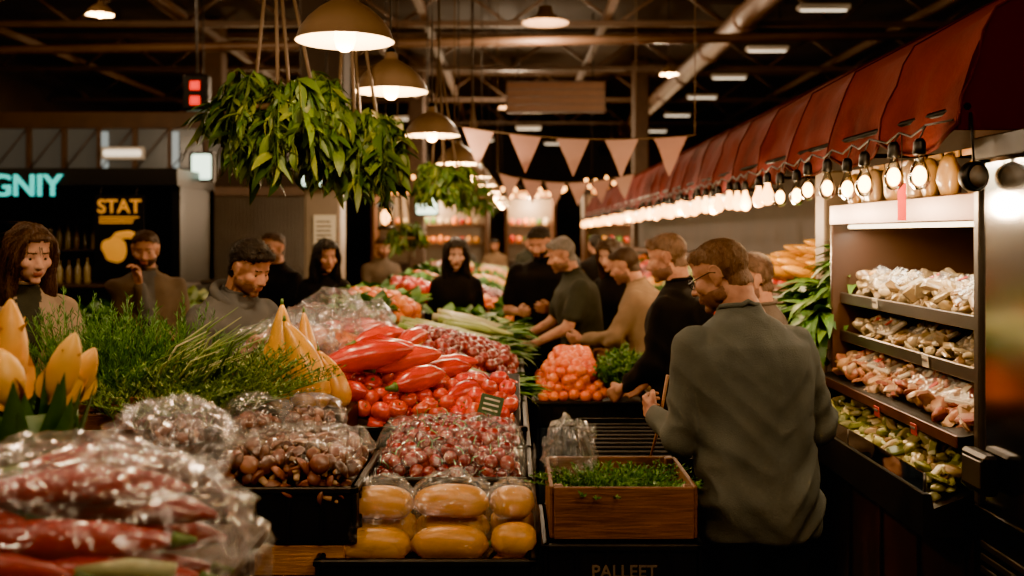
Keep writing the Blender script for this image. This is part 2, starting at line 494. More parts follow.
def herb_bunch(mb, c, rad, hgt, n=60, mat=None, lean=(0, 0), spread=1.0, ll=.022, lw=.006, per=34, up=.9, minh=.65):
    mat = mat or m_herb
    for i in range(n):
        a = rnd(0, 2*pi); q = math.sqrt(R.random())
        b = Vector((c[0]+math.cos(a)*rad*.45*q, c[1]+math.sin(a)*rad*.45*q, c[2]))
        out = Vector((math.cos(a)*rad*spread*q+lean[0]*hgt, math.sin(a)*rad*spread*q+lean[1]*hgt, 0))
        hh = hgt*rnd(minh, 1.0)*(1-.3*q*q)
        pts = []
        for k in range(6):
            t = k/5
            pts.append(b+out*(t**1.4)+Vector((0, 0, hh*(t-.18*t*t*q))))
        mb.add(tube([tuple(p) for p in pts], [.0022, .002, .0018, .0016, .0013, .0008], 4), mat)
        for k in range(per):
            t = .2+.8*k/per
            j = min(4, int(t*5)); p = pts[j].lerp(pts[j+1], t*5-j)
            d = (pts[j+1]-pts[j]).normalized()
            az = rnd(0, 2*pi); el = rnd(.1, up)
            dd = (Vector((math.cos(az)*math.cos(el), math.sin(az)*math.cos(el), math.sin(el)))+d*.6).normalized()
            L = ll*rnd(.6, 1.3)*(1.2-.5*t)
            s = dd.cross(Vector((rnd(-1, 1), rnd(-1, 1), rnd(-1, 1)))).normalized()*lw*.5
            m_ = p+dd*L*.5
            mb.add(([tuple(p), tuple(m_+s), tuple(p+dd*L), tuple(m_-s)], [(0, 1, 2, 3)]), mat, False)

def bag(mb, c, r, seed=1, amp=.14, mat=None, tuft=True, flat=.0, base=None):
    V = np.array((base or S_vhi)[0]); F = (base or S_vhi)[1]
    o = Vector((seed*5.1, seed*2.7, seed*1.9))
    for i in range(len(V)):
        v = Vector(V[i])
        n1 = noise.noise(v*1.7+o); n2 = 1-2.4*abs(noise.noise(v*3.4+o)); n3 = 1-2.4*abs(noise.noise(v*7.5+o*2))
        k = 1+amp*(.9*n1+.55*n2+.28*n3)
        V[i] *= k
    V[:, 2] = np.where(V[:, 2] < -.75, -.75+(V[:, 2]+.75)*.2, V[:, 2])
    mb.add((V*np.array(r)+np.array(c), F), mat or m_pl)
    if tuft:
        top = np.array(c)+np.array([r[0]*rnd(-.3, .3), r[1]*rnd(-.1, .2), r[2]*.85])
        L = lathe([(.05, -.2), (.03, 0), (.035, .04), (.07, .09), (.10, .13), (.12, .16)], 40)
        V = np.array(L[0])
        for i in range(len(V)):
            a = math.atan2(V[i][1], V[i][0]); w = max(0, V[i][2]+.02)/.17
            V[i] *= np.array([1, 1, 1])*(1+.35*w*math.sin(a*7+seed)+.25*w*math.sin(a*13+seed*2))
            V[i][0] += w*.05*math.sin(seed*3); V[i][2] -= w*.05*(1+math.sin(a*2+seed))
        s = min(r)*3.4
        mb.add((V*s*.6+top, L[1]), mat or m_pl)

def film(mb, x0, x1, y0, y1, h, seed=1, amp=.02, mat=None, n=44):
    V = []; F = []
    for j in range(n+1):
        for i in range(n+1):
            u = i/n; v = j/n
            x = x0+(x1-x0)*u; y = y0+(y1-y0)*v
            q = Vector((x*9+seed*3, y*9, seed))
            z = h(x, y)+amp*(1-2.2*abs(noise.noise(q)))+amp*.5*(1-2.2*abs(noise.noise(q*2.7)))
            e = min(u, 1-u, v, 1-v)
            z -= .05*max(0, 1-e/.06)
            V.append((x+amp*noise.noise(q*1.3), y+amp*noise.noise(q*1.1+Vector((5, 5, 5))), z))
    for j in range(n):
        for i in range(n):
            a = j*(n+1)+i; F.append((a, a+1, a+n+2, a+n+1))
    mb.add((np.array(V), F), mat or m_pl)

def ext(prof, y0, y1):
    n = len(prof); V = [(x, y0, z) for x, z in prof]+[(x, y1, z) for x, z in prof]
    F = [tuple(range(n)), tuple(range(n, 2*n))[::-1]]+[(i, (i+1) % n, n+(i+1) % n, n+i) for i in range(n)]
    return np.array(V, float), F

def light(name, kind, loc, e, col, parent=None, soft=.05, rot=None, size=None):
    l = bpy.data.lights.new(name, kind); l.energy = e; l.color = col
    if kind == 'POINT': l.shadow_soft_size = soft
    else: l.shape = 'RECTANGLE'; l.size, l.size_y = size
    lo = bpy.data.objects.new(name, l); lo.location = loc
    if rot: lo.rotation_euler = rot
    sc.collection.objects.link(lo)
    if parent:
        lo.parent = parent; lo.matrix_parent_inverse = Matrix.Translation(-parent.location)
    return lo

# ================================================================ ROOM
b = MB(); b.add(box(-10, 8, -4, 32, -.1, 0), m_floor, False); b.obj('floor')
b = MB(); b.add(box(-10, 8, -4, 32, 5.3, 5.4), m_ceil, False); b.obj('ceiling')
b = MB(); b.add(box(-10, 8, 32, 32.1, 0, 5.3), m_wall, False); b.obj('wall_back')
b = MB(); b.add(box(-10.1, -10, -4, 32, 0, 5.3), m_wall, False); b.obj('wall_left')
b = MB(); b.add(box(8, 8.1, -4, 32, 0, 5.3), m_wall, False); b.obj('wall_right')
b = MB(); b.add(box(-10, 8, -4.1, -4, 0, 5.3), m_wall, False); b.obj('wall_front')

b = MB()
for y in [3.5, 7, 10.3, 13.8, 17.5, 21.5, 26]:
    b.add(box(-9.9, 7.9, y-.05, y+.05, 4.62, 4.70), m_steel, False)
    b.add(box(-9.9, 7.9, y-.05, y+.05, 5.18, 5.28), m_steel, False)
    x = -9.8; k = 0
    while x < 7:
        a = (x, y, 4.66 if k % 2 else 5.2); c = (x+.75, y, 5.2 if k % 2 else 4.66)
        b.add(tube([a, c], .025, 6), m_steel); x += .75; k += 1
for x in [-7.5, -4.5, -1.2, 1.3, 5.6]:
    b.add(box(x-.05, x+.05, -3.9, 31.9, 4.7, 4.8), m_steel, False)
b.obj('roof_trusses')
b = MB()
b.add(tube([(2.9, -3.9, 4.45), (2.9, 10, 4.45), (2.9, 31.9, 4.45)], .15, 16), m_duct)
for y in np.arange(-3, 31, 2.2): b.add(tube([(2.9, y, 4.45), (2.9, y+.08, 4.45)], .175, 16), m_duct)
for y in (3.5, 10.3, 17.5, 26): b.add(tube([(2.9, y, 4.55), (2.9, y, 4.66)], .015, 6), m_steel)
b.obj('ventilation_duct')
b = MB()
b.add(tube([(-1.9, -3.9, 4.5), (-1.9, 31.9, 4.5)], .06, 10), m_duct)
b.add(tube([(-6, 9, 4.4), (-1.9, 9, 4.4), (7.9, 9, 4.4)], .05, 10), m_duct)
b.add(tube([(-9.9, 6.2, 4.3), (-3.4, 6.2, 4.1)], .07, 10), m_duct)
b.add(tube([(-9.9, 12.5, 4.0), (7.9, 12.5, 4.3)], .06, 10), m_duct)
b.obj('ceiling_pipe')
def tubefix(x, y, z=4.5, L=.62):
    b = MB()
    b.add(box(x-L/2, x+L/2, y-.08, y+.08, z, z+.06, .01), m_white, False)
    b.add(tube([(x-L/2+.03, y, z-.012), (x+L/2-.03, y, z-.012)], .013, 8), m_tubeC)
    for s in (-.3, .3): b.add(tube([(x+s*L, y, z+.06), (x+s*L, y, 5.3)], .006, 5), m_cord)
    b.obj('ceiling_tube_light')
for y in (9.8, 12.2, 14.9, 17.5, 20, 23, 26.5): tubefix(3.8, y)
for (x, y) in ((-6.8, 12), (.4, 24), (1.2, 28), (-.8, 27), (-2.3, 22)): tubefix(x, y, 4.3)

b = MB()
b.add(box(-9.9, -3.0, 15, 15.15, 0, 2.75), m_wall, False)
b.add(box(-9.9, -3.0, 15, 15.15, 3.35, 3.6), m_steel, False)
for i in range(14):
    x = -9.9+i*.53
    b.add(box(x-.03, x+.03, 14.97, 15.15, 2.75, 3.35), m_steel, False)
    if i < 13:
        b.add(box(x+.03, x+.5, 15.05, 15.07, 2.75, 3.35), m_wind, False)
        if i in (7, 9): b.add(box(x+.02, x+.12, 15.0, 15.04, 2.76, 3.3), m_win, False)
        b.add(tube([(x+.03, 15.0, 2.76), (x+.5, 15.0, 3.34)], .012, 5), m_steel)
b.obj('wall_partition')
b = MB()
for i in range(40):
    x = -4.95+i*.052
    b.add(tube([(x, 14.0, 0), (x, 14.0, 2.3)], .024, 6), m_corr)
b.add(box(-5.0, -2.85, 13.95, 14.1, 2.3, 2.42), m_steel, False)
b.obj('corrugated_shutter')
b = MB(); b.add(box(-6.1, -5.55, 14.9, 14.98, 2.93, 3.02, .02), m_tubeC, False); b.add(box(-6.15, -5.5, 14.95, 15.0, 2.88, 3.07, .01), m_white, False); b.obj('wall_light')
b = MB(); b.add(box(-3.85, -3.62, 12, 12.08, 2.42, 2.72, .02), m_signL, False); b.add(box(-3.88, -3.59, 12.02, 12.12, 2.39, 2.75), m_blackm, False)
b.add(tube([(-3.73, 12.08, 2.75), (-3.73, 12.08, 5.3)], .01, 6), m_cord); b.obj('exit_sign')
b = MB()
b.add(box(-3.3, -3.04, 10, 10.12, 3.0, 3.36, .02), m_blackm, False)
for i in range(2):
    b.add(box(-3.22, -3.12, 9.985, 10.0, 3.05+i*.15, 3.14+i*.15, .01), m_red, False)
b.add(tube([(-3.17, 10.06, 3.36), (-3.17, 10.06, 5.3)], .012, 6), m_cord)
b.obj('red_led_sign')

def text(name, body, size, loc, rot, mat, parent, ext=.01):
    cu = bpy.data.curves.new(name, 'FONT'); cu.body = body; cu.size = size; cu.extrude = ext; cu.offset = size*.015
    o = bpy.data.objects.new(name, cu); sc.collection.objects.link(o)
    dg = bpy.context.evaluated_depsgraph_get()
    me = bpy.data.meshes.new_from_object(o.evaluated_get(dg))
    bpy.data.objects.remove(o)
    me.materials.clear(); me.materials.append(mat)
    ob = bpy.data.objects.new(name, me); sc.collection.objects.link(ob)
    ob.matrix_world = Matrix.Translation(loc) @ Euler(rot).to_matrix().to_4x4()
    if parent:
        ob.parent = parent; ob.matrix_parent_inverse = Matrix.Translation(-parent.location)
    return ob
b = MB()
b.add(box(-8.2, -3.75, 11.3, 12.6, 0, 1.15), m_blackm, False)
b.add(box(-8.25, -3.70, 11.2, 11.9, 1.15, 1.2, .01), m_stallw, False)
b.add(box(-8.2, -3.75, 12.4, 12.6, 1.2, 2.3), m_cblack, False)
b.add(box(-8.2, -3.75, 11.2, 12.6, 2.3, 2.5), m_blackm, False)
b.add(box(-3.85, -3.75, 11.3, 12.6, 1.2, 2.3), m_blackm, False)
for z in (1.55, 1.9):
    b.add(box(-8.1, -4.8, 12.1, 12.4, z, z+.03), m_stallw, False)
kiosk = b.obj('market_kiosk')
text('neon_lettering', 'OGNIY', .34, (-6.12, 11.18, 2.19), (pi/2, 0, 0), m_teal, kiosk, .015)
b = MB()
b.add(box(-4.66, -4.1, 11.15, 11.19, 1.35, 2.2), m_blackm, False)
b.add(newell(ell((-4.42, 11.14, 1.6), (.14, .006, .15)), .05, 9), m_yel)
b.add(newell(ell((-4.3, 11.14, 1.75), (.12, .008, .05)), .03, 9, 2), m_yel)
for i in range(3): b.add(box(-4.6, -4.2+rnd(-.1, .05), 11.14, 11.15, 1.88+i*.03, 1.895+i*.03, .001), m_yel, False)
b.add(tube([(-4.6, 11.17, 2.2), (-4.6, 11.25, 2.32)], .008, 5), m_cord); b.add(tube([(-4.2, 11.17, 2.2), (-4.2, 11.25, 2.32)], .008, 5), m_cord)
po = b.obj('hanging_poster')
text('poster_lettering', 'STAT', .21, (-4.62, 11.14, 2.0), (pi/2, 0, 0), m_yel, po, .004)
b = MB()
bt = lathe([(0, 0), (.036, 0), (.038, .02), (.038, .17), (.03, .2), (.014, .23), (.013, .29), (.016, .29), (.016, .305), (0, .305)], 12)
m_bot = M('bottle_glass', ['#2d3418', '#4a3418', '#7a6a48', '#242a2c'], .12, island=True)
for x in np.arange(-6.1, -4.75, .105):
    b.add(XF(bt, (x, 11.4, 1.2), (0, 0, 0), (1, 1, rnd(.85, 1.1))), m_bot)
    b.add(XF(bt, (x+.03, 12.25, 1.58), (0, 0, 0), (1, 1, rnd(.85, 1.05))), m_bot)
b.obj('liquor_bottles')

b = MB()
b.add(box(-2.08, -1.72, 10, 10.36, 0, 2.45, .02), m_cream, False)
b.add(box(-2.12, -1.68, 9.96, 10.4, 2.45, 5.3, .02), m_wall, False)
b.add(box(-2.14, -1.66, 9.94, 10.42, 0, .25, .01), m_steel, False)
b.obj('support_column')
b = MB(); b.add(box(-1.98, -1.76, 9.975, 9.99, 1.6, 1.95, .002), m_paper, False)
for i in range(6): b.add(box(-1.95, -1.8+rnd(-.04, .02), 9.97, 9.976, 1.65+i*.045, 1.665+i*.045, .001), m_yt, False)
b.obj('wall_notice')
b = MB(); b.add(box(-2.02, -1.53, 9.6, 9.66, 2.22, 2.52, .02), m_signL, False); b.add(box(-2.05, -1.5, 9.64, 9.74, 2.19, 2.55, .01), m_blackm, False)
b.add(tube([(-1.8, 9.7, 2.55), (-1.8, 9.7, 5.3)], .01, 6), m_cord); b.obj('lit_market_sign')
b = MB(); b.add(box(-1.15, -.9, 12, 12.06, 2.0, 2.2, .02), m_signL, False); b.add(box(-1.17, -.88, 12.04, 12.12, 1.98, 2.22, .01), m_blackm, False)
b.add(tube([(-1.02, 12.08, 2.2), (-1.02, 12.08, 5.3)], .01, 6), m_cord); b.obj('lit_market_sign')
for (cx, cy) in ((-4.9, 16.5), (2.6, 20.3), (-1.9, 20)):
    b = MB(); b.add(box(cx-.16, cx+.16, cy-.16, cy+.16, 0, 5.3, .02), m_steel, False); b.add(box(cx-.2, cx+.2, cy-.2, cy+.2, 0, .3, .01), m_steel, False); b.obj('support_column')
b = MB(); b.add(box(-.1, 1.5, 16, 16.06, 3.7, 4.22, .01), m_counter, False)
for i in range(4): b.add(box(-.08, 1.48, 15.985, 16.0, 3.73+i*.12, 3.83+i*.12, .004), m_wood, False)
for x in (.1, 1.3): b.add(tube([(x, 16.03, 4.22), (x, 16.03, 5.3)], .012, 6), m_cord)
b.obj('hanging_wooden_sign')
for (x0, x1, y) in ((-3.6, -.6, 25.5), (-.2, 1.2, 27), (1.8, 4.6, 25), (-7.5, -4.6, 24)):  # invented lit fronts, put in to make the far aisle glow warm
    b = MB()
    b.add(box(x0, x1, y, y+.8, 0, 1.05), m_stallw, False)
    b.add(box(x0, x1, y+1.0, y+1.1, 0, 3.0), m_cream, False)
    b.add(box(x0-.1, x1+.1, y-.1, y+1.1, 2.75, 2.95), m_counter, False)
    b.add(box(x0, x0+.1, y, y+1.1, 1.05, 2.75), m_wood, False); b.add(box(x1-.1, x1, y, y+1.1, 1.05, 2.75), m_wood, False)
    b.add(box(x0+.2, x1-.2, y-.13, y-.1, 2.78, 2.92), m_glow, False)
    for z in (1.5, 2.0):
        b.add(box(x0+.1, x1-.1, y+.7, y+1.0, z, z+.03), m_wood, False)
        xx = x0+.2
        while xx < x1-.2:
            b.add(XF(S_lo, (xx, y+.82, z+.12), (0, 0, 0), (.08, .08, rnd(.07, .13))), R.choice([m_ora, m_leafb, m_sq, m_wht, m_tom])); xx += .19
    o = b.obj('added_shop_front')
    light('added_shop_fill_light', 'POINT', ((x0+x1)/2, y+.35, 2.6), 240, (1, .66, .36), o, .1)  # fill light added to brighten the back of the hall
b = MB()
for (p0, p1, n) in (((-3, 19, 3.2), (2.4, 20, 2.9), 22), ((-2.5, 23, 2.9), (2.2, 22, 3.1), 20), ((-1.2, 15, 2.75), (1.4, 17.5, 2.8), 12)):
    p0 = Vector(p0); p1 = Vector(p1); pts = []
    for i in range(n*2+1):
        t = i/(n*2); p = p0.lerp(p1, t); p.z -= .35*4*t*(1-t); pts.append(tuple(p))
        if i % 2: b.add(XF(S_lo, (p.x, p.y, p.z-.05), (0, 0, 0), (.028, .028, .04)), m_bulb2)
    b.add(tube(pts, .006, 4), m_cord)
    for q in (p0, p1): b.add(tube([tuple(q), (q.x, q.y, 5.3)], .005, 4), m_cord)
b.obj('fairy_lights')

def bunting(p0, p1, n, fw, fh, sag):
    b = MB(); p0 = Vector(p0); p1 = Vector(p1); pts = []
    for i in range(41):
        t = i/40; p = p0.lerp(p1, t); p.z -= sag*4*t*(1-t); pts.append(p)
    b.add(tube([tuple(p) for p in pts], .006, 5), m_rope)
    for k in range(n):
        t = (k+.5)/n; j = min(39, int(t*40)); p = pts[j].lerp(pts[j+1], t*40-j); d = (pts[j+1]-pts[j]).normalized()
        G = []; FF = []; q = 6; sw = rnd(-.08, .08)
        for a in range(q+1):
            w = fw/2*(1-a/q)+.002
            for c in (-1, 0, 1):
                G.append(tuple(p+d*(w*c)+Vector((0, sw*(a/q)**2+.02*math.sin(a+c+k), -fh*a/q-.004))))
        for a in range(q):
            for c in range(2): FF.append((a*3+c, a*3+c+1, a*3+c+4, a*3+c+3))
        b.add((np.array(G), FF), m_bunt)
    b.add(tube([tuple(p0), (p0.x, p0.y, 5.3)], .004, 5), m_rope)
    b.add(tube([tuple(p1), (p1.x, p1.y, 5.3)], .004, 5), m_rope)
    b.obj('bunting_garland')
bunting((-.42, 7.3, 2.55), (1.3, 7.1, 2.46), 5, .23, .27, .06)
bunting((-.15, 10.5, 2.40), (1.3, 10.5, 2.40), 6, .21, .24, .10)

# ================================================================ pendants
SH = [(.026, .20), (.034, .19), (.036, .165), (.05, .155), (.10, .125), (.145, .085), (.178, .04), (.192, .0), (.197, -.004), (.192, -.006), (.174, .036), (.14, .08), (.096, .118), (.04, .148), (.03, .15)]
LC = (1, .70, .43)
def pendant(x, y, z, W=50, s=1.0):
    b = MB()
    V, F = lathe(SH, 36)
    b.mats = [m_shade, m_shadein]
    b.add(XF((V, F), (x, y, z), (0, 0, 0), s), [0 if max(f) <= 9*36 else 1 for f in F])
    b.add(XF(lathe([(0, .225), (.02, .22), (.028, .2), (.028, .16), (.02, .12), (.02, .09), (0, .09)], 16), (x, y, z), (0, 0, 0), s), m_blackm)
    b.add(XF(lathe([(0, .1), (.018, .095), (.022, .07), (.04, .03), (.043, .0), (.034, -.03), (.016, -.044), (0, -.047)], 18), (x, y, z), (0, 0, 0), s), m_bulb)
    b.add(tube([(x, y, z+.22*s), (x, y, 5.3)], .006, 6), m_cord)
    o = b.obj('pendant_lamp')
    light('pendant_bulb_light', 'POINT', (x, y, z-.065*s-.03), W, LC, o)
P = [(-.66, 3.95, 2.52), (-.63, 5.2, 2.50), (-.56, 7.0, 2.45), (-.47, 8.8, 2.38), (-.42, 10.8, 2.38), (-.38, 12.6, 2.38), (-.33, 14.6, 2.38), (-.28, 16.8, 2.38), (-.25, 19.4, 2.38), (-.22, 22, 2.38)]
for i, p in enumerate(P): pendant(*p, 42 if i < 3 else 70)
pendant(-.95, 2.45, 2.72, 28); pendant(-.2, 1.2, 2.9, 36); pendant(1.0, 1.3, 2.9, 44); pendant(-2.3, 3.1, 2.85, 26)  # added lamps out of frame, lighting the man's back, the woman and herbs
for (x, y, z) in ((-4.2, 10.2, 4.0), (2.0, 9.5, 4.2), (2.2, 14, 4.0), (-7.0, 8.5, 3.6)):
    pendant(x, y, z, 60, .7)
b = MB()
cx, cy, cz = -1.14, 9.0, 1.8
b.add(XF(lathe([(0, 0), (.07, 0), (.075, .02), (.06, .03)], 8), (cx, cy, cz)), m_blackm)
b.add(XF(lathe([(.06, .03), (.065, .2)], 8), (cx, cy, cz)), m_glass)
b.add(XF(lathe([(.085, .2), (.06, .25), (.02, .28), (0, .3)], 8), (cx, cy, cz)), m_blackm)
b.add(XF(S_md, (cx, cy, cz+.11), (0, 0, 0), (.042, .042, .07)), m_bulb2)
for k in range(4):
    a = k*pi/2+.3; b.add(tube([(cx+.066*math.cos(a), cy+.066*math.sin(a), cz+.02), (cx+.068*math.cos(a), cy+.068*math.sin(a), cz+.21)], .004, 5), m_blackm)
b.add(tube([(cx, cy, cz+.29), (cx, cy, 5.3)], .004, 5), m_cord)
b.obj('hanging_lantern')

def greenery(c, rx, ry, hz, nst, name='hanging_greenery', ll=.13, ropes=True):
    b = MB()
    ring = []
    for i in range(25):
        a = 2*pi*i/24; ring.append((c[0]+rx*.55*math.cos(a), c[1]+ry*.5*math.sin(a), c[2]))
    b.add(tube(ring, .018, 6, False), m_rope)
    for i in range(nst):
        a = rnd(0, 2*pi); q = rnd(.1, 1)
        p = Vector((c[0]+rx*.55*q*math.cos(a), c[1]+ry*.5*q*math.sin(a), c[2]+rnd(0, .08)))
        out = Vector((math.cos(a)*rx*rnd(.2, .5), math.sin(a)*ry*rnd(.2, .5), 0))
        dn = hz*rnd(.3, 1)*(1.05-.35*abs(math.cos(a))*q)
        up = rnd(.02, .14)
        pts = []
        for k in range(8):
            t = k/7
            pts.append(p+out*(math.sin(t*pi/2))+Vector((0, 0, up*math.sin(pi*min(1, t*1.6))-dn*t*t)))
        b.add(tube([tuple(v) for v in pts], .003, 4), m_hang)
        L = ll*rnd(.45, 1.3); nar = rnd(.16, .36)
        for k in range(18):
            t = .06+.94*k/18; j = min(6, int(t*7)); v = pts[j].lerp(pts[j+1], t*7-j)
            lf = leaf(L*rnd(.7, 1.2), L*nar, rnd(.2, 1.3), .3, 5)
            b.add(XF(lf, tuple(v), (rnd(-1.6, -.1), rnd(-.6, .6), rnd(0, 2*pi))), m_hang)
    if ropes:
        for s in (-1, 1):
            b.add(tube([(c[0]+s*rx*.4, c[1], c[2]), (c[0]-.05, c[1], c[2]+1.0), (c[0]-.05, c[1], 5.3)], .009, 5), m_rope)
            b.add(tube([(c[0], c[1]+s*ry*.4, c[2]), (c[0]-.05, c[1], c[2]+1.0)], .009, 5), m_rope)
    b.obj(name)
greenery((-1.08, 4.75, 2.34), .38, .34, .36, 110)
greenery((-.76, 4.95, 2.20), .28, .26, .28, 80, ll=.14)
greenery((-.52, 7.8, 2.14), .28, .3, .18, 50, ll=.12)
greenery((-.35, 10.0, 2.12), .26, .3, .22, 24, ll=.12)
greenery((-1.1, 10.0, 1.72), .26, .3, .12, 18, ll=.12)

# ================================================================ LEFT STALL
def hs(x, y):
    t = min(1.2, max(0, (.05-x)/1.2)); return .90+.28*t
b = MB()
b.add(box(-1.75, -.63, 1.5, 2.6, .96, 1.0, .008), m_stallw, False)
for (x, y) in ((-1.7, 1.55), (-.68, 1.55), (-1.7, 2.5), (-.68, 2.5)): b.add(box(x-.03, x+.03, y-.03, y+.03, 0, .96), m_stallw, False)
b.add(box(-1.7, -.68, 1.54, 1.56, .84, .96), m_stallw, False)
b.obj('market_table')
b = MB()
b.add(ext([(.05, .0), (.05, .88), (-1.12, 1.15), (-1.12, 0)], 3.93, 7.35), m_stallw, False)
b.add(ext([(.05, .0), (.05, .88), (-.16, .93), (-.16, 0)], 7.35, 8.35), m_stallw, False)
b.add(ext([(.05, .0), (.05, .88), (-1.12, 1.15), (-1.12, 0)], 8.35, 17), m_stallw, False)
b.add(box(.05, .075, 3.9, 17, .80, .93), m_black, False)
b.add(box(-.95, -.48, 2.98, 3.92, .0, .62), m_stallw, False)
b.add(box(-1.62, -.97, 2.9, 3.9, 0, 1.10), m_stallw, False)
b.add(box(-.47, .06, 2.92, 3.9, 0, .46), m_stallw, False)
b.obj('market_stall')

b = MB(); crate_plastic(b, -.57, .06, 2.93, 3.33, .47, .80); b.obj('black_produce_crate')
b = MB()
for (bx, w, rows) in ((-.42, .25, ((0, .905, 3.12), (0, .80, 3.04), (.01, .82, 3.17), (0, .72, 3.05))), (-.19, .26, ((0, .91, 3.12), (.0, .805, 3.04), (0, .82, 3.17), (0, .72, 3.05))), (.0, .15, ((0, .90, 3.14), (.005, .81, 3.05), (0, .82, 3.2), (0, .72, 3.06)))):
    for dx, z, y in rows:
        squash(b, (bx+dx, y, z), w*.92, .054, rnd(-.08, .08), m_sq)
b.obj('yellow_squash_pile')
b = MB()
bag(b, (-.42, 3.11, .87), (.145, .14, .12), 3, .2); bag(b, (-.185, 3.11, .87), (.15, .14, .13), 5, .2); bag(b, (.0, 3.13, .86), (.085, .13, .12), 8, .2)
b.obj('clear_plastic_bags')

b = MB(); crate_plastic(b, -.50, .06, 3.38, 3.86, .62, .93)
b.add(box(-.46, .03, 3.4, 3.84, .55, .62), m_black, False); b.obj('black_produce_crate')
b = MB(); hc = lambda x, y: .86+.09*(y-3.4)/.45
b.add(box(-.48, .04, 3.4, 3.84, .80, .865), m_black, False)
fill_round(b, -.48, .04, 3.4, 3.84, hc, .026, m_cher, .055, 3, base=S_md, stems=True)
b.obj('cherries_pile')
b = MB(); film(b, -.50, .05, 3.37, 3.8, lambda x, y: hc(x, y)+mound(x, y, -.5, .05, 3.37, 3.85, .055)+.09, 4, .02); b.obj('clear_plastic_wrap')
b = MB()
b.add(XF(box(-.045, .045, -.002, .002, 0, .075, .001), (-.09, 3.84, 1.06), (-.25, .25, 0)), m_leafd, False)
b.add(tube([(-.09, 3.845, .9), (-.09, 3.845, 1.08)], .002, 5), m_blackm)
for i in range(3): b.add(XF(box(-.03, .03, -.004, -.002, .015+i*.02, .022+i*.02, .0005), (-.09, 3.84, 1.06), (-.25, .25, 0)), m_paper, False)
b.obj('price_tag')

ht = lambda x, y: .93+.22*(y-3.9)/.65+.04*(-x)
b = MB(); crate_plastic(b, -.90, .05, 3.92, 4.52, .90, 1.0)
b.add(XF(box(-.46, .46, -.30, .30, -.01, .01), (-.425, 4.22, 1.03), (.30, 0, 0)), m_black, False)
b.obj('black_produce_crate')
b = MB()
for l in range(2):
    for x, y in grid_pts(-.84, .0, 3.96, 4.28-l*.02, .078):
        tomato(b, (x, y, ht(x, y)+.03+l*.055+rnd(-.008, .008)), .041*rnd(.85, 1.1))
b.obj('tomato_pile')
b = MB()
PP = [(-.60, 4.10, 1.25, .40, .06, .42), (-.57, 4.24, 1.25, .34, .052, .3), (-.45, 4.24, 1.22, .32, .052, .5), (-.38, 4.08, 1.16, .25, .052, .65), (-.80, 3.98, 1.07, .22, .045, .12),
      (-.30, 4.34, 1.16, .26, .046, .35), (-.2, 4.12, 1.10, .20, .044, .8), (-.04, 4.2, 1.05, .16, .042, -.6), (-.18, 4.3, 1.12, .2, .044, -.4),
      (-.62, 4.42, 1.25, .30, .05, .9), (-.60, 4.5, 1.29, .28, .045, .7), (-.45, 4.5, 1.28, .28, .045, 1.2), (-.45, 4.42, 1.2, .3, .045, 1.1), (-.85, 4.2, 1.12, .25, .045, 2.4), (-.3, 4.45, 1.17, .3, .042, .1), (-.1, 4.4, 1.08, .26, .04, .2), (-.75, 4.3, 1.17, .28, .05, .3), (-.66, 4.0, 1.12, .2, .045, -.5)]
for (x, y, z, L, r, a) in PP:
    longpod(b, (x, y, z), L, r, a, .14, .12, m_pep)
b.obj('red_pepper_pile')

b = MB()
for (x, y, h, r, l) in ((-.865, 3.76, .40, .074, (.0, 0)), (-.745, 3.72, .34, .078, (-.30, 0)), (-.66, 3.80, .22, .055, (-.35, 0)), (-.94, 3.86, .30, .055, (.1, 0)), (-.79, 3.88, .36, .055, (-.05, 0))):
    gourd(b, (x, y, 1.09), h, r, l)
b.add(box(-.98, -.60, 3.64, 3.91, .62, 1.1), m_black, False)
b.obj('yellow_gourd_bunch')

b = MB(); crate_plastic(b, -.96, -.47, 2.98, 3.5, .83, 1.0); b.obj('black_produce_crate')
b = MB(); crate_wood(b, -.92, -.50, 3.0, 3.48, .63, .825, 2, m_wood2); b.obj('wooden_crate')
b = MB(); crate_wood(b, -.92, -.50, 2.90, 2.95, .0, .60, 4)
b.obj('wooden_crate')
b = MB()
cap = lathe([(0, .5), (.4, .46), (.75, .3), (.97, .02), (1, -.12), (.85, -.22), (.35, -.18), (.3, -.9), (.2, -1.0), (0, -1.0)], 14)
b.add(box(-.94, -.49, 3.0, 3.48, .90, .94), m_black, False)
b.mi(m_mush); b.mi(m_mushs)
for l in range(3):
    for x, y in grid_pts(-.93+l*.02, -.5, 3.0+l*.01, 3.47, .052):
        z = .96+l*.035+mound(x, y, -.96, -.47, 2.95, 3.5, .06)+rnd(-.01, .01); s = .027*rnd(.75, 1.25)
        V, F = cap; mi = [1 if max(f) < 1+14*5+14 else 2 for f in F]
        b.add(XF((V, F), (x, y, z), (rnd(-1.3, 1.3), rnd(-1.3, 1.3), rnd(0, 6)), s), mi)
b.obj('brown_mushroom_pile')
b = MB()
for (x, y, z, s) in ((-.84, 3.3, 1.12, .085), (-.68, 3.36, 1.12, .085), (-1.04, 3.12, 1.14, .09)):
    for k in range(34):
        a = rnd(0, 6.28); q = math.sqrt(R.random()); e = rnd(-.6, .8)
        b.add(XF(cap, (x+math.cos(a)*q*s*.8, y+math.sin(a)*q*s*.7, z+e*s*.6*(1-q*.5)), (rnd(-2, 2), rnd(-2, 2), rnd(0, 6)), .027*rnd(.8, 1.2)), m_mush)
b.obj('bagged_mushrooms')
b = MB()
bag(b, (-.84, 3.3, 1.12), (.12, .11, .10), 11, .2, m_pl2); bag(b, (-.67, 3.38, 1.12), (.11, .10, .09), 12, .2, m_pl2); bag(b, (-1.04, 3.1, 1.13), (.12, .10, .085), 13, .2)
film(b, -.97, -.46, 2.96, 3.35, lambda x, y: 1.075+mound(x, y, -.97, -.46, 2.9, 3.4, .05), 9, .022)
b.obj('clear_plastic_bags')

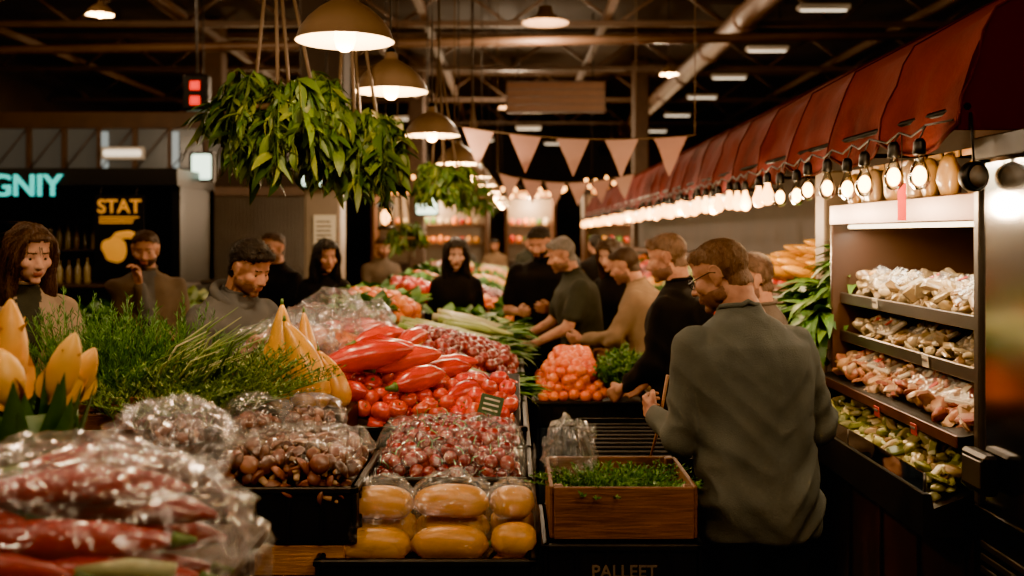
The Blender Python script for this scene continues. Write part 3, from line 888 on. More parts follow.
# herbs
b = MB(); crate_wood(b, -1.58, -1.02, 3.3, 3.85, 1.105, 1.22, 2); b.obj('wooden_crate')
b = MB()
for (x, y) in ((-1.50, 3.5), (-1.40, 3.6), (-1.30, 3.5), (-1.2, 3.65), (-1.6, 3.6), (-1.38, 3.42)):
    herb_bunch(b, (x, y, 1.15), .15, rnd(.38, .50), 46, lw=.0035, ll=.034, per=70, spread=1.1, up=1.3, minh=.45)
b.obj('dill_bunch')
b = MB()
herb_bunch(b, (-1.22, 3.35, 1.12), .26, .24, 90, mat=m_rose, lean=(.6, 0), lw=.006, ll=.030, per=40); herb_bunch(b, (-1.02, 3.50, 1.12), .24, .30, 110, mat=m_rose, lean=(.3, 0), lw=.006, ll=.03, per=40); herb_bunch(b, (-1.08, 3.3, 1.12), .2, .24, 60, mat=m_rose, lean=(-.3, -.3), lw=.006)
for i in range(46):
    x = rnd(-1.28, -.98); y = rnd(3.3, 3.5); z = 1.2+rnd(0, .12); a = rnd(.5, 1.1); L = rnd(.16, .28)
    b.add(tube([(x, y, z-.05), (x+L*.5*math.cos(a), y-.02, z+L*.5*math.sin(a)), (x+L*math.cos(a*.8), y-.03, z+L*math.sin(a*.8))], [.004, .0035, .001], 5), m_leek if i % 3 == 0 else m_rose)
b.obj('rosemary_bunch')

# foreground bag of red peppers
b = MB()
dx = -.05
for (x, y, z, L, r, a) in ((-.80, 1.98, 1.25, .42, .036, .12), (-.74, 2.02, 1.20, .42, .038, -.14), (-.82, 1.93, 1.16, .44, .04, .03), (-.74, 1.90, 1.10, .42, .038, -.08), (-.9, 2.05, 1.22, .36, .036, .3), (-.80, 2.08, 1.28, .32, .034, .4), (-.79, 1.87, 1.05, .42, .04, .02), (-.98, 1.95, 1.1, .38, .04, .05), (-.76, 2.1, 1.12, .42, .04, .05), (-.78, 2.1, 1.05, .42, .04, -.05), (-1.05, 1.98, 1.18, .34, .036, -.15), (-.74, 1.97, 1.05, .36, .038, .1), (-.90, 1.84, 1.13, .34, .034, -.2)):
    longpod(b, (x+dx, y, z), L, r, a+pi if R.random() < .4 else a, 0, .12, m_pepf)
for (x, y, z, a) in ((-.66, 1.86, 1.12, .3), (-.66, 1.95, 1.07, -.3)):
    b.add(tube([(x-.1+dx, y, z), (x+dx, y, z+.01), (x+.08+dx, y+.04*a, z)], [.014, .02, .016], 8), m_leek)
b.obj('long_red_pepper_pile')
b = MB(); bag(b, (-.87, 1.97, 1.165), (.32, .19, .18), 21, .15, m_pl3, tuft=False)
bag(b, (-.85, 1.95, 1.15), (.33, .20, .175), 27, .22, m_pl, tuft=False)
bag(b, (-.71, 2.08, 1.32), (.12, .10, .08), 23, .3, m_pl2, tuft=True)
b.obj('clear_plastic_bag')
b = MB()
bud = lathe([(0, -.05), (.5, 0), (.85, .18), (1, .4), (.93, .6), (.72, .78), (.42, .92), (.16, 1.0), (0, 1.03)], 16)
ox = -.05
for (x, y, h, r, lx) in ((-1.18, 2.44, .24, .044, .05), (-1.06, 2.42, .17, .038, .35), (-1.30, 2.46, .22, .04, -.25), (-1.14, 2.36, .13, .046, -.1), (-1.23, 2.36, .15, .044, -.5), (-1.05, 2.5, .13, .032, .5)):
    x += ox
    b.add(AL(bud, (x, y, 1.35), (lx, -.05, 1), s=(r, r, h)), m_bud)
    for k in range(4):
        lf = leaf(h*.92, r*1.8, .45, .9, 8, .7)
        V, F = lf; V = V @ rotm(1.45, 0, 0).T; V[:, 1] -= r*.5
        V = V @ rotm(0, 0, k*pi/2+x*20).T
        b.add(AL((V, F), (x, y, 1.34), (lx, -.05, 1)), m_bud)
b.obj('yellow_flower_buds')
b = MB()
b.add(XF(lathe([(0, 0), (.1, 0), (.13, .2), (.13, .33), (.12, .33), (.1, .3), (0, .3)], 20), (-1.19, 2.42, 1.0)), m_leafd)
for k in range(70):
    a = rnd(0, 6.28); lf = leaf(rnd(.28, .38), rnd(.07, .11), -.35, .35, 7)
    V, F = lf; V = V @ rotm(1.25+rnd(-.2, .12), 0, 0).T; V[:, 1] += .05; V = V @ rotm(0, 0, a).T
    b.add((V+np.array([-1.19, 2.40, 1.02+rnd(0, .06)]), F), m_leafd)
b.obj('leaf_wrapped_basket')

b = MB()
for k, (x, y, z, r) in enumerate(((-1.02, 4.15, 1.27, .14), (-.93, 4.35, 1.30, .14), (-.85, 4.55, 1.30, .15), (-.98, 4.75, 1.30, .15), (-.72, 4.95, 1.28, .12), (-.95, 5.3, 1.33, .16), (-.8, 5.5, 1.28, .14))):
    bag(b, (x, y, z), (r, r*.8, r*.75), 30+k, .28, m_pl2, base=S_hi if k > 3 else None)
b.obj('clear_plastic_bags')
b = MB()
b.add(box(-1.11, -.92, 3.93, 4.6, 1.14, 1.18), m_black, False)
fill_leafy(b, -1.1, -.92, 4.15, 4.65, lambda x, y: 1.18, m_cab, .08, .03, 10)
b.obj('lettuce_pile')

b = MB(); fill_stalks(b, -.55, .04, 4.60, 4.92, lambda x, y: hs(x, y)+.02, m_leek, m_leafb, .02, .06, 34, dirx=1); b.obj('leek_bundle')
b = MB(); fill_round(b, -.62, .04, 4.98, 5.55, lambda x, y: hs(x, y)+.12*(y-4.98), .036, m_onion, .07, 3, base=S_md); b.obj('red_onion_pile')
b = MB(); fill_stalks(b, -.7, .04, 5.62, 6.1, lambda x, y: hs(x, y)+.06, m_leek, m_leafb, .022, .08, 36); b.obj('celery_bundle')
b = MB(); fill_round(b, -1.1, -.64, 4.68, 5.1, hs, .04, m_ora, .06, 2, base=S_md); b.obj('orange_pile')
b = MB()
for i in range(26): longpod(b, (rnd(-1.0, -.7), rnd(5.12, 5.5), 1.17+rnd(0, .1)), .22, .035, rnd(-.5, .9), .1, .15, m_pep, seg=8)
b.obj('red_pepper_pile')
b = MB(); fill_leafy(b, -1.1, -.72, 5.6, 6.15, lambda x, y: 1.22, m_leafb, .13, .08, 14); b.obj('lettuce_pile')
kinds = [('leek_bundle', 'st', m_leek), ('red_onion_pile', 'r', m_onion), ('lettuce_pile', 'l', m_leafb), ('orange_pile', 'r', m_ora), ('cauliflower_pile', 'r2', m_wht), ('tomato_pile', 'r', m_tom), ('cabbage_pile', 'r2', m_cab), ('spinach_pile', 'l', m_herb), ('aubergine_pile', 'r', m_egg), ('lemon_pile', 'r', m_sq), ('parsley_pile', 'l', m_leafd)]
seq = [0, 2, 0, 2, 3, 0, 1, 7, 9, 5, 2, 9, 3, 0, 6, 1, 2, 3]
seq2 = [3, 2, 9, 3, 5, 7, 3, 10, 2, 1, 9, 2, 5, 9, 7, 3, 9, 2]
y = 6.2; k = 0
while y < 16.2:
    dy = .55 if y < 9 else .8
    for (xa, xb, sq_) in ((-.52, .04, seq), (-1.1, -.56, seq2)):
        if 7.0 < y < 8.4:
            if xa < -1: continue
            xa = -.15
        nm, ty, mt = kinds[sq_[k % len(sq_)]]
        b = MB(); lift = rnd(0, .1)+.05
        hh = lambda x, yy, l=lift: hs(x, yy)+l*.6
        if ty == 'r': fill_round(b, xa, xb, y, y+dy-.06, hh, .045, mt, .1, 2, base=S_lo if y > 8 else S_md)
        elif ty == 'r2': fill_round(b, xa, xb, y, y+dy-.06, hh, .08, mt, .08, 1, base=newell(S_md, .12, 2.5, k))
        elif ty == 'st': fill_stalks(b, xa, xb, y, y+dy-.06, hh, mt, m_leafb, .022, .1, 22)
        else: fill_leafy(b, xa, xb, y, y+dy-.06, hh, mt, .14, .1, 9)
        b.obj(nm)
    y += dy; k += 1

b = MB(); b.add(box(-3.4, -2.4, 7.4, 9.3, 0, .95), m_stallw, False); b.add(box(-3.5, -2.3, 7.3, 9.4, .95, 1.0), m_stallw, False); b.obj('produce_table')
b = MB(); fill_leafy(b, -3.4, -2.4, 7.4, 8.2, lambda x, y: 1.0, m_leafb, .18, .1, 9); fill_leafy(b, -3.4, -2.4, 8.3, 9.3, lambda x, y: 1.0, m_cab, .18, .1, 9); b.obj('lettuce_pile')

# ================================================================ MIDDLE CRATES
b = MB()
crate_plastic(b, .10, .56, 2.98, 3.42, .42, .83)
b.add(box(.12, .54, 3.0, 3.4, 0, .42), m_black, False)
cb = b.obj('black_storage_box')
text('crate_lettering', 'PALLEET', .052, (.235, 2.964, .735), (pi/2, 0, 0), m_yt, cb, .001)
b = MB(); crate_wood(b, .125, .545, 3.0, 3.4, .835, 1.0, 1, m_wood); b.obj('wooden_crate')
b = MB(); b.add(box(.14, .53, 3.02, 3.38, .86, .93), m_leafd, False)
herb_bunch(b, (.26, 3.15, .93), .16, .10, 60, spread=1, mat=m_leafb); herb_bunch(b, (.4, 3.22, .93), .14, .09, 50, mat=m_herb, lean=(.4, 0))
b.obj('fresh_herb_bunch')
b = MB(); bag(b, (.19, 3.3, 1.03), (.075, .06, .10), 44, .4, m_pl2); b.obj('clear_plastic_bag')
b = MB()
for i in range(6):
    o = rnd(-.008, .008)
    b.add(box(.28+o, .76+o, 3.55, 4.35, .79+i*.024, .806+i*.024, .003), m_blackr, False)
    for yy in (3.55, 4.32): b.add(box(.28+o, .76+o, yy, yy+.03, .806+i*.024, .814+i*.024, .002), m_blackr, False)
b.add(box(.30, .74, 3.57, 4.33, 0, .79), m_stallw, False)
for i in range(10): b.add(box(.29, .75, 3.57+i*.078, 3.61+i*.078, .926, .940, .004), m_blackr, False)
for s in (.28, .74): b.add(box(s, s+.02, 3.55, 4.35, .925, .955, .003), m_blackr, False)
for s in (3.55, 4.33): b.add(box(.28, .76, s, s+.02, .925, .955, .003), m_blackr, False)
b.obj('stacked_display_trays')
b = MB()
crate_plastic(b, .12, .76, 5.35, 5.95, .72, .86)
b.add(box(.14, .74, 5.37, 5.93, .0, .55), m_blue, False)
b.add(box(.14, .74, 5.37, 5.93, .74, .82), m_black, False)
for i in range(14):
    x = .15+i*.042; b.add(box(x, x+.026, 5.34, 5.37, .45, .72, .003), m_blue, False)
b.add(box(.13, .75, 5.36, 5.94, .55, .72), m_blue, False)
b.obj('produce_stand')
b = MB()
fill_round(b, .14, .52, 5.38, 5.93, lambda x, y: .83+.16*(y-5.38), .031, m_car, .07, 4, base=S_md)
b.obj('tangerine_pile')
b = MB(); herb_bunch(b, (.62, 5.5, .88), .15, .26, 150, mat=m_leafb, ll=.035, lw=.016, per=22); herb_bunch(b, (.64, 5.78, .88), .13, .26, 70, mat=m_leafb, ll=.035, lw=.016, per=20); b.obj('parsley_bunch')

# ================================================================ RIGHT SIDE: DELI CASE
b = MB()
Y0, Y1 = 3.14, 4.58
b.add(box(1.45, 2.2, Y0, Y1, .08, .80), m_counter, False)
b.add(box(1.50, 2.2, Y0+.02, Y1, 0, .08), m_blackm, False)
for i in range(4): b.add(box(1.438, 1.45, Y0+.05+i*.36, Y0+.36+i*.36, .14, .74, .006), m_counter, False)
b.add(ext([(1.29, .80), (1.29, .935), (1.315, .935), (1.325, .89), (1.68, 1.02), (1.68, .80)], Y0, Y1), m_black, False)
b.add(ext([(1.41, 1.07), (1.40, 1.115), (1.42, 1.115), (1.80, 1.21), (1.80, 1.17)], Y0, Y1), m_black, False)
b.add(box(1.395, 1.402, Y0, Y1, 1.08, 1.118, .002), m_brass, False)
for z in (1.30, 1.47):
    b.add(box(1.51, 2.1, Y0, Y1, z-.02, z, .003), m_blackm, False)
    b.add(box(1.497, 1.512, Y0, Y1, z-.03, z+.018, .003), m_ssteel, False)
b.add(box(1.47, 2.12, Y0, Y1, 1.80, 1.86, .006), m_caseb, False)
b.add(box(1.455, 1.47, Y0, Y1, 1.795, 1.885, .004), m_brass, False)
b.add(tube([(1.53, Y0+.05, 1.787), (1.53, Y1-.05, 1.787)], .009, 8), m_tubeL)
b.add(box(2.12, 2.2, Y0, Y1, .8, 2.6), m_caseb, False)
b.add(box(1.46, 2.12, Y1-.02, Y1, 1.1, 1.8), m_caseb, False)
b.add(box(2.05, 2.1, Y0+.01, Y0+.03, 1.0, 1.82), m_blackm, False)
for yy in (Y0+.01, 3.86, Y1-.01):
    b.add(tube([(1.30, yy, .94), (1.30, yy, 1.0)], .005, 6), m_ssteel)
b.add(box(1.297, 1.303, Y0+.02, Y1-.02, .94, 1.0, .001), m_glass, False)
for yy in (Y0+.005, Y1-.005): b.add(tube([(1.465, yy, 1.12), (1.465, yy, 1.80)], .008, 6), m_ssteel)
case = b.obj('deli_display_case')
light('case_strip_light', 'AREA', (1.55, (Y0+Y1)/2, 1.77), 6.5, (1, .84, .62), case, rot=(0, -.15, 0), size=(.06, 1.3))
lump = [newell(S_hi, .25, 1.8, k) for k in range(5)]
pillow = [newell(XF(box(-1, 1, -1, 1, -.7, .7, .35), (0, 0, 0)), .3, 2.2, k) for k in range(4)]
def delifill(name, x0, x1, h, mat, s=.045, layers=2, y0=Y0+.04, y1=Y1-.05, flat=.6, mix=.35, trays=0):
    b = MB()
    for l in range(layers):
        for x, y in grid_pts(x0+s*.8, x1-s*.4, y0+s, y1-s, s*1.4):
            pl = R.random() < mix
            t = R.choice(pillow) if pl else R.choice(lump)
            q = s*rnd(.65, 1.15)
            sc_ = (q*rnd(.9, 1.4), q*rnd(.5, .9), q*flat*rnd(.5, 1.0)) if pl else (q*rnd(.8, 1.25), q*rnd(.45, .9), q*flat*rnd(.6, 1.3))
            b.add(XF(t, (x, y, h(x)+s*.5+l*s*.7+rnd(-.012, .014)+.015*math.sin(y*9)), (rnd(-.8, .8), rnd(-.8, .8), rnd(0, 6)), sc_), mat, not pl)
    for k in range(trays):
        y = y0+.08+(y1-y0-.16)*(k+rnd(0, .6))/trays; x = rnd(x0+.05, x0+.13); z = h(x)+layers*s*.55+.02
        rot = (rnd(-.15, .15), rnd(-.75, -.35), rnd(-.3, .3))
        b.add(XF(box(-.05, .05, -.07, .07, 0, .02, .006), (x, y, z), rot), m_foam, False)
        for q in range(9):
            off = rotm(*rot) @ np.array([rnd(-.033, .033), rnd(-.05, .05), .022])
            b.add(XF(R.choice(lump), tuple(np.array([x, y, z])+off), (rnd(0, 6),)*3, (.020, .015, .012)), mat)
        b.add(XF(box(-.052, .052, -.072, .072, .032, .036, .001), (x, y, z), rot), m_pl, False)
        off = rotm(*rot) @ np.array([rnd(-.02, .02), rnd(-.03, .03), .038])
        b.add(XF(box(-.018, .018, -.013, .013, 0, .001, .0003), tuple(np.array([x, y, z])+off), rot), R.choice([m_paper, m_redtag, m_yel]), False)
    b.obj(name)
delifill('marinated_vegetables', 1.34, 1.62, lambda x: .89+(x-1.325)*.37, m_delig, .034, 3)
delifill('meat_cuts', 1.43, 1.78, lambda x: 1.115+(x-1.42)*.25, m_delip, .036, 2, trays=6)
delifill('wrapped_cheese', 1.53, 1.9, lambda x: 1.30, m_deliw, .034, 2, trays=7, mix=.6)
delifill('wrapped_cheese', 1.53, 1.95, lambda x: 1.47, m_deliw, .038, 3, trays=7, mix=.6)
b = MB()
for i in range(10):
    y = Y0+.08+i*.14; V, F = newell(XF(sph(16, 12), (0, 0, 0), (0, 0, 0), (.035, .055, .085)), .015, 20, i)
    V[:, 1] *= 1+.25*np.abs(V[:, 2])/.085
    b.add(XF((V, F), (1.54+rnd(-.02, .04), y, 1.945), (0, rnd(-.2, .2), rnd(-.3, .3))), m_snack)
    b.add(XF(box(-.004, .004, -.055, .055, 0, .022, .001), (1.54, y, 2.02)), m_snack, False)
b.obj('snack_bags')
for (x, y, z) in ((1.388, 3.45, 1.06), (1.388, 3.8, 1.06), (1.49, 3.6, 1.275), (1.49, 4.1, 1.45)):
    b = MB(); b.add(XF(box(-.002, .002, -.025, .025, 0, .04, .001), (x, y, z), (0, -.1, 0)), m_redtag if x < 1.4 else m_paper, False)
    b.add(XF(box(-.004, -.002, -.02, .02, .02, .03, .0005), (x, y, z), (0, -.1, 0)), m_yt, False); b.obj('price_tag')
b = MB(); b.add(box(1.60, 2.24, 5.12, 5.28, 0, 2.08, .01), m_cream, False); b.add(box(1.59, 2.24, 5.11, 5.29, 0, .1, .01), m_stallw, False); b.add(box(1.595, 2.24, 5.115, 5.285, 1.95, 2.0, .01), m_steel, False); b.obj('stall_divider')

# fridge cabinet
b = MB()
fx, y0, y1 = 1.43, 1.9, 3.10
b.add(box(fx+.02, 2.3, y0, y1, 0, .25), m_blackm, False)
b.add(box(fx, 2.3, y0, y1, .25, .92), m_blackm, False)
for i in range(9): b.add(box(fx-.008, fx, y0+.05, y1-.06, .50+i*.038, .52+i*.038, .003), m_ssteel, False)
b.add(box(2.22, 2.3, y0, y1, .92, 2.04), m_blackm, False)
b.add(box(fx, 2.3, y0, y1, 1.98, 2.05), m_blackm, False)
for yy in (y0, 2.47, y1-.035): b.add(box(fx, fx+.04, yy, yy+.035, .92, 1.98, .004), m_ssteel, False)
b.add(box(fx+.10, 2.24, y1-.02, y1, .92, 1.98), m_caseb, False)
b.add(box(fx+.012, fx+.018, y0+.03, y1-.03, .94, 1.97, .001), m_glassf, False)
for z in (1.12, 1.34, 1.56, 1.78):
    b.add(box(fx+.08, 2.2, y0+.03, y1-.05, z-.012, z, .002), m_blackm, False)
    b.add(box(fx+.07, fx+.085, y0+.03, y1-.05, z-.02, z+.015, .002), m_ssteel, False)
b.add(box(fx-.045, fx, y1-.17, y1-.01, .98, 1.10, .01), m_blackm, False)
b.add(box(fx-.05, fx-.045, y1-.15, y1-.03, 1.0, 1.08, .002), m_ssteel, False)
b.add(tube([(fx-.04, 2.56, 1.2), (fx-.04, 2.56, 1.75)], .01, 8), m_ssteel)
fr = b.obj('glass_door_fridge')
for z in (1.12, 1.34, 1.56):
    delifill('wrapped_cheese', fx+.09, 1.9, lambda x, z=z: z, m_deliw, .045, 2 if z > 1.5 else 1, y0+.05, y1-.06)
light('fridge_light', 'AREA', (fx+.08, 2.5, 1.95), 3.2, (1, .82, .6), fr, size=(.05, .9))
b = MB()
b.add(XF(lathe([(0, -.02), (.04, -.02), (.046, -.01), (.046, .01), (.04, .02), (.036, .012), (0, .012)], 28), (1.385, 3.0, 1.925), (pi/2, 0, .3)), m_blackm)
b.add(XF(lathe([(0, .0205), (.034, .0205), (0, .0206)], 28), (1.385, 3.0, 1.925), (pi/2, 0, .3)), m_yt)
b.add(tube([(1.385, 3.0, 1.97), (1.385, 3.02, 2.12)], .004, 6), m_blackm)
b.obj('hanging_dial_scale')
b = MB(); b.add(box(1.33, 1.36, 3.449, 3.451, 1.80, 1.93, .0008), m_redtag, False); b.add(tube([(1.345, 3.45, 1.93), (1.345, 3.45, 2.1)], .002, 4), m_cord); b.obj('hanging_red_tag')

# awning
b = MB()
ya, yb = 3.03, 18.5; segw = .62; y = ya; k = 0
prof = [(2.3, 2.86), (2.0, 2.72), (1.72, 2.58), (1.47, 2.44), (1.43, 2.37), (1.405, 2.30), (1.38, 2.23), (1.365, 2.17), (1.35, 2.09)]
while y < yb:
    n = 10; V = []; F = []
    cols = n+1
    for i in range(cols):
        t = i/n; yy = y+segw*t
        for j, (px_, pz_) in enumerate(prof):
            sg = .035*math.sin(pi*t)+.012*noise.noise(Vector((yy*6, j*.9, 0)))
            z = pz_-sg*(.6 if j < 5 else 1.0)-(.035*math.sin(pi*t) if j == 8 else 0)
            V.append((px_+sg*.35+.022*noise.noise(Vector((yy*7, j*.45, 4)))*(1 if j > 3 else .4), yy, z))
    m_ = len(prof)
    for i in range(n):
        for j in range(m_-1):
            F.append((i*m_+j, (i+1)*m_+j, (i+1)*m_+j+1, i*m_+j+1))
    b.add((np.array(V), F), m_awn)
    b.add(tube([tuple(V[j]) for j in range(m_)], .005, 5), m_awn2)
    bot = [(V[i*m_+m_-1][0], V[i*m_+m_-1][1], V[i*m_+m_-1][2]) for i in range(cols)]
    b.add(tube(bot, .007, 5), m_awn2)
    y += segw; k += 1
pe = [(2.3, 2.86), (1.72, 2.58), (1.47, 2.44), (1.405, 2.30), (1.365, 2.17), (1.35, 2.07), (2.3, 2.07)]
b.add(([(p[0], ya, p[1]) for p in pe]+[(p[0], ya+.02, p[1]) for p in pe], [tuple(range(7)), tuple(range(7, 14))]), m_awn2, False)
for yy in np.arange(ya+.05, yb, 1.86):
    b.add(tube([(2.3, yy, 2.14), (1.38, yy, 2.14)], .012, 6), m_blackm)
b.add(tube([(1.38, ya, 2.14), (1.38, yb, 2.14)], .012, 6), m_blackm)
b.obj('red_awning')
b = MB(); b.add(box(2.34, 2.40, ya, yb, 0, 2.86), m_wall, False); b.obj('wall_stall_back')
# string lights
b = MB(); y = 3.19; pts = []; k = 0
bl = lathe([(0, .04), (.013, .038), (.016, .015), (.028, -.012), (.037, -.04), (.034, -.066), (.02, -.085), (0, -.091)], 14)
sk = lathe([(0, .085), (.012, .083), (.019, .07), (.021, .035), (.018, .03), (0, .03)], 12)
while y < 18.4:
    x = 1.30+.01*math.sin(k*2.3); z = 1.975+.010*math.sin(k*1.7)
    b.add(XF(bl, (x, y, z), (0, 0, 0), .92), m_bulb2 if y > 4.9 else m_glass)
    if y <= 4.9:
        b.add(XF(S_md, (x, y, z-.036), (0, 0, 0), (.022, .022, .032)), m_bulb)
    b.add(XF(sk, (x, y, z)), m_blackm)
    b.add(tube([(x, y, z+.08), (x+.02, y, 2.10)], .003, 5), m_cord)
    pts.append((x+.02, y, 2.10))
    yn = y+(.235 if y < 9 else .4)
    pts.append((x+.02, (y+yn)/2, 2.075))
    y = yn; k += 1
b.add(tube(pts, .004, 5), m_cord)
b.add(tube([(1.34, 3.04, 2.10), pts[0]], .004, 5), m_cord)
strg = b.obj('string_lights')
for y in (3.3, 3.9, 4.6, 5.4, 6.4, 7.6, 9.2, 11, 13.2, 16):
    light('string_bulb_light', 'POINT', (1.25, y, 1.85), 11 if y < 5 else 24, (1, .66, .36), strg, .04)
b = MB(); b.add(tube([(1.62, 7.5, 2.02), (1.62, 18.3, 2.02)], .02, 8), m_tubeL); b.add(box(1.58, 1.66, 7.5, 18.3, 2.04, 2.08), m_white, False)
b.obj('fluorescent_strip_light')

# right far stall
b = MB()
b.add(ext([(1.38, 0), (1.38, .88), (2.25, 1.35), (2.25, 0)], 5.3, 18.3), m_stallw, False)
b.add(box(1.36, 1.385, 5.3, 18.3, .82, .93), m_black, False)
b.add(box(2.0, 2.25, 5.3, 18.3, 1.5, 1.53), m_wood, False)
b.obj('vegetable_stall')
hr = lambda x, y: .89+(x-1.38)*.54+.02
b = MB()
b.add(box(1.34, 2.2, 4.64, 5.08, 0, 1.05), m_stallw, False)
b.add(box(1.6, 2.2, 4.7, 5.08, 1.05, 1.45), m_stallw, False)
for i in range(110):
    x = rnd(1.34, 1.75); yy = rnd(4.68, 5.05); zz = 1.16+(x-1.34)*1.0+rnd(0, .12)
    for k in range(5):
        lf = leaf(rnd(.16, .3), rnd(.04, .08), rnd(.6, 1.8), .35, 6)
        b.add(XF(lf, (x, yy, zz), (rnd(-.2, .7), rnd(-.3, .3), pi/2+rnd(-1.2, 1.6))), m_leafb)
    if i % 3 == 0: b.add(tube([(x+.08, yy, zz-.1), (x, yy, zz)], .012, 6), m_leek)
b.obj('leafy_greens_display')
b = MB()
for i in range(36):
    x = rnd(1.5, 1.95); yy = rnd(5.4, 6.3); longpod(b, (x, yy, 1.47+rnd(0, .14)+(x-1.55)*.3), .24, .03, pi+rnd(-.6, .6), .3, .1, m_gourd, seg=8)
b.add(box(1.5, 2.1, 5.35, 6.35, 1.1, 1.44), m_wood, False)
b.obj('corn_display')
y = 6.4; k = 0
while y < 17.5:
    nm, ty, mt = kinds[[1, 5, 2, 3, 6, 7, 9, 5][k % 8]]
    b = MB()
    if ty in ('r', 'r2'): fill_round(b, 1.4, 2.1, y, y+.7, hr, .05 if ty == 'r' else .08, mt, .1, 2, base=S_lo)
    else: fill_leafy(b, 1.4, 2.1, y, y+.7, hr, mt, .16, .1, 8)
    b.obj(nm); y += .78; k += 1

# ================================================================ PEOPLE
def remesh(parts, voxel, it=4, fac=.5):
    V = []; F = []; n = 0
    for p in parts:
        V.append(np.asarray(p[0])); F += [tuple(i+n for i in f) for f in p[1]]; n += len(p[0])
    me = bpy.data.meshes.new('tmp'); me.from_pydata(np.vstack(V).tolist(), [], F); me.update()
    o = bpy.data.objects.new('tmp', me); sc.collection.objects.link(o)
    m = o.modifiers.new('r', 'REMESH'); m.mode = 'VOXEL'; m.voxel_size = voxel; m.adaptivity = 0
    if it:
        s = o.modifiers.new('s', 'SMOOTH'); s.factor = fac; s.iterations = it
    dg = bpy.context.evaluated_depsgraph_get(); dg.update()
    e = bpy.data.meshes.new_from_object(o.evaluated_get(dg))
    nv = len(e.vertices); co = np.zeros(nv*3); e.vertices.foreach_get('co', co)
    no = np.zeros(nv*3); e.vertex_normals.foreach_get('vector', no)
    FF = [tuple(p.vertices) for p in e.polygons]
    bpy.data.objects.remove(o); bpy.data.meshes.remove(me); bpy.data.meshes.remove(e)
    return co.reshape(-1, 3), FF, no.reshape(-1, 3)

_head = {}
def head_template(fem, vox):
    key = (fem, vox)
    if key in _head: return _head[key]
    jw = .93 if fem else 1.0
    ps = [ell((0, -.015, .033), (.076, .096, .080)), ell((0, .022, -.040), (.061*jw, .066, .072)),
          ell((0, .070, -.094), (.024*jw, .017, .017)), ell((.046*jw, .0, -.055), (.022, .036, .034)), ell((-.046*jw, .0, -.055), (.022, .036, .034)),
          ell((.040, .050, -.022), (.025, .028, .026)), ell((-.040, .050, -.022), (.025, .028, .026)),
          ell((0, .064, .024), (.048, .014 if fem else .017, .014)),
          caps((0, .076, .006), (0, .102, -.028), .0085, .0118), ell((.011, .093, -.032), (.0085, .010, .0075)), ell((-.011, .093, -.032), (.0085, .010, .0075)),
          caps((-.017, .086, -.0565), (.017, .086, -.0565), .0058, .0058), caps((-.014, .086, -.0655), (.014, .086, -.0655), .0066, .0066),
          ell((0, .05, .068), (.052, .03, .035)),
          caps((0, -.025, -.05), (0, -.045, -.19), .054*jw, .058*jw), ell((0, -.05, -.04), (.052, .05, .06)),
          ell((.031, .059, .0095), (.018, .015, .0065)), ell((-.031, .059, .0095), (.018, .015, .0065)), ell((.031, .060, -.012), (.017, .013, .006)), ell((-.031, .060, -.012), (.017, .013, .006))]
    for s in (-1, 1):
        ps.append(ell((s*.077, -.012, -.008), (.008, .018, .030), (0, s*.25, 0)))
        rim = [(s*(.080+.006*math.sin(t)), -.016+.020*math.cos(t), -.004+.033*math.sin(t)) for t in np.linspace(-.9, 3.6, 10)]
        ps.append(tube(rim, .0048, 7))
        ps.append(caps((s*.078, -.002, -.034), (s*.078, -.006, -.028), .006, .006))
    r = remesh(ps, vox, 4 if vox < .006 else 3); _head[key] = r; return r

def hairw(p, style):
    x, y, z = p
    if y > .02: hl = .060+.010*(1-min(1, abs(x)/.06)) if abs(x) < .05 else .046
    elif y > -.012: hl = .028+(y+.012)*.7
    elif y > -.04: hl = .028-.08*((-.012-y)/.028)
    else: hl = -.066
    if y > .035 and z < hl: return 0
    hl += .004*noise.noise(Vector((x*70, y*70, z*70)))
    d = (z-hl)/.012
    return max(0, min(1, d))

def hand_template(curl, vox):
    key = ('h', round(curl, 2), vox)
    if key in _head: return _head[key]
    ps = []
    for o, L, r in ((.030, .072, .0090), (.010, .080, .0092), (-.010, .074, .0088), (-.028, .058, .0078)):
        ps.append(caps((.0, o*.55, 0), (.085-abs(o-.008)*.25, o, 0), .015, .0125, 10))
        p = Vector((.085-abs(o-.008)*.25, o*1.05, 0)); a = curl*.7
        for f, rr in ((.45, 1), (.3, .93), (.25, .82)):
            q = p+Vector((math.cos(a), o*.8, -math.sin(a))).normalized()*L*f
            ps.append(caps(p, q, r*rr, r*rr*.92, 10)); p = q; a += curl
    ps.append(caps((.015, .022, -.006), (.045, .046, -.016), .015, .012, 10))
    ps.append(caps((.045, .046, -.016), (.070, .052, -.026), .011, .0098, 10))
    ps.append(caps((.070, .052, -.026), (.090, .046, -.034), .0096, .008, 10))
    ps.append(caps((-.04, 0, 0), (.01, 0, 0), .024, .024, 12))
    r = remesh(ps, vox, 2); _head[key] = r; return r

def ik(S, T, l1, l2, pole):
    d = T-S; L = min(d.length, l1+l2-.004); dn = d.normalized(); T = S+dn*L
    a = (l1*l1-l2*l2+L*L)/(2*L); h = math.sqrt(max(0, l1*l1-a*a))
    pp = pole-dn*pole.dot(dn); pp.normalize()
    return S+dn*a+pp*h, T

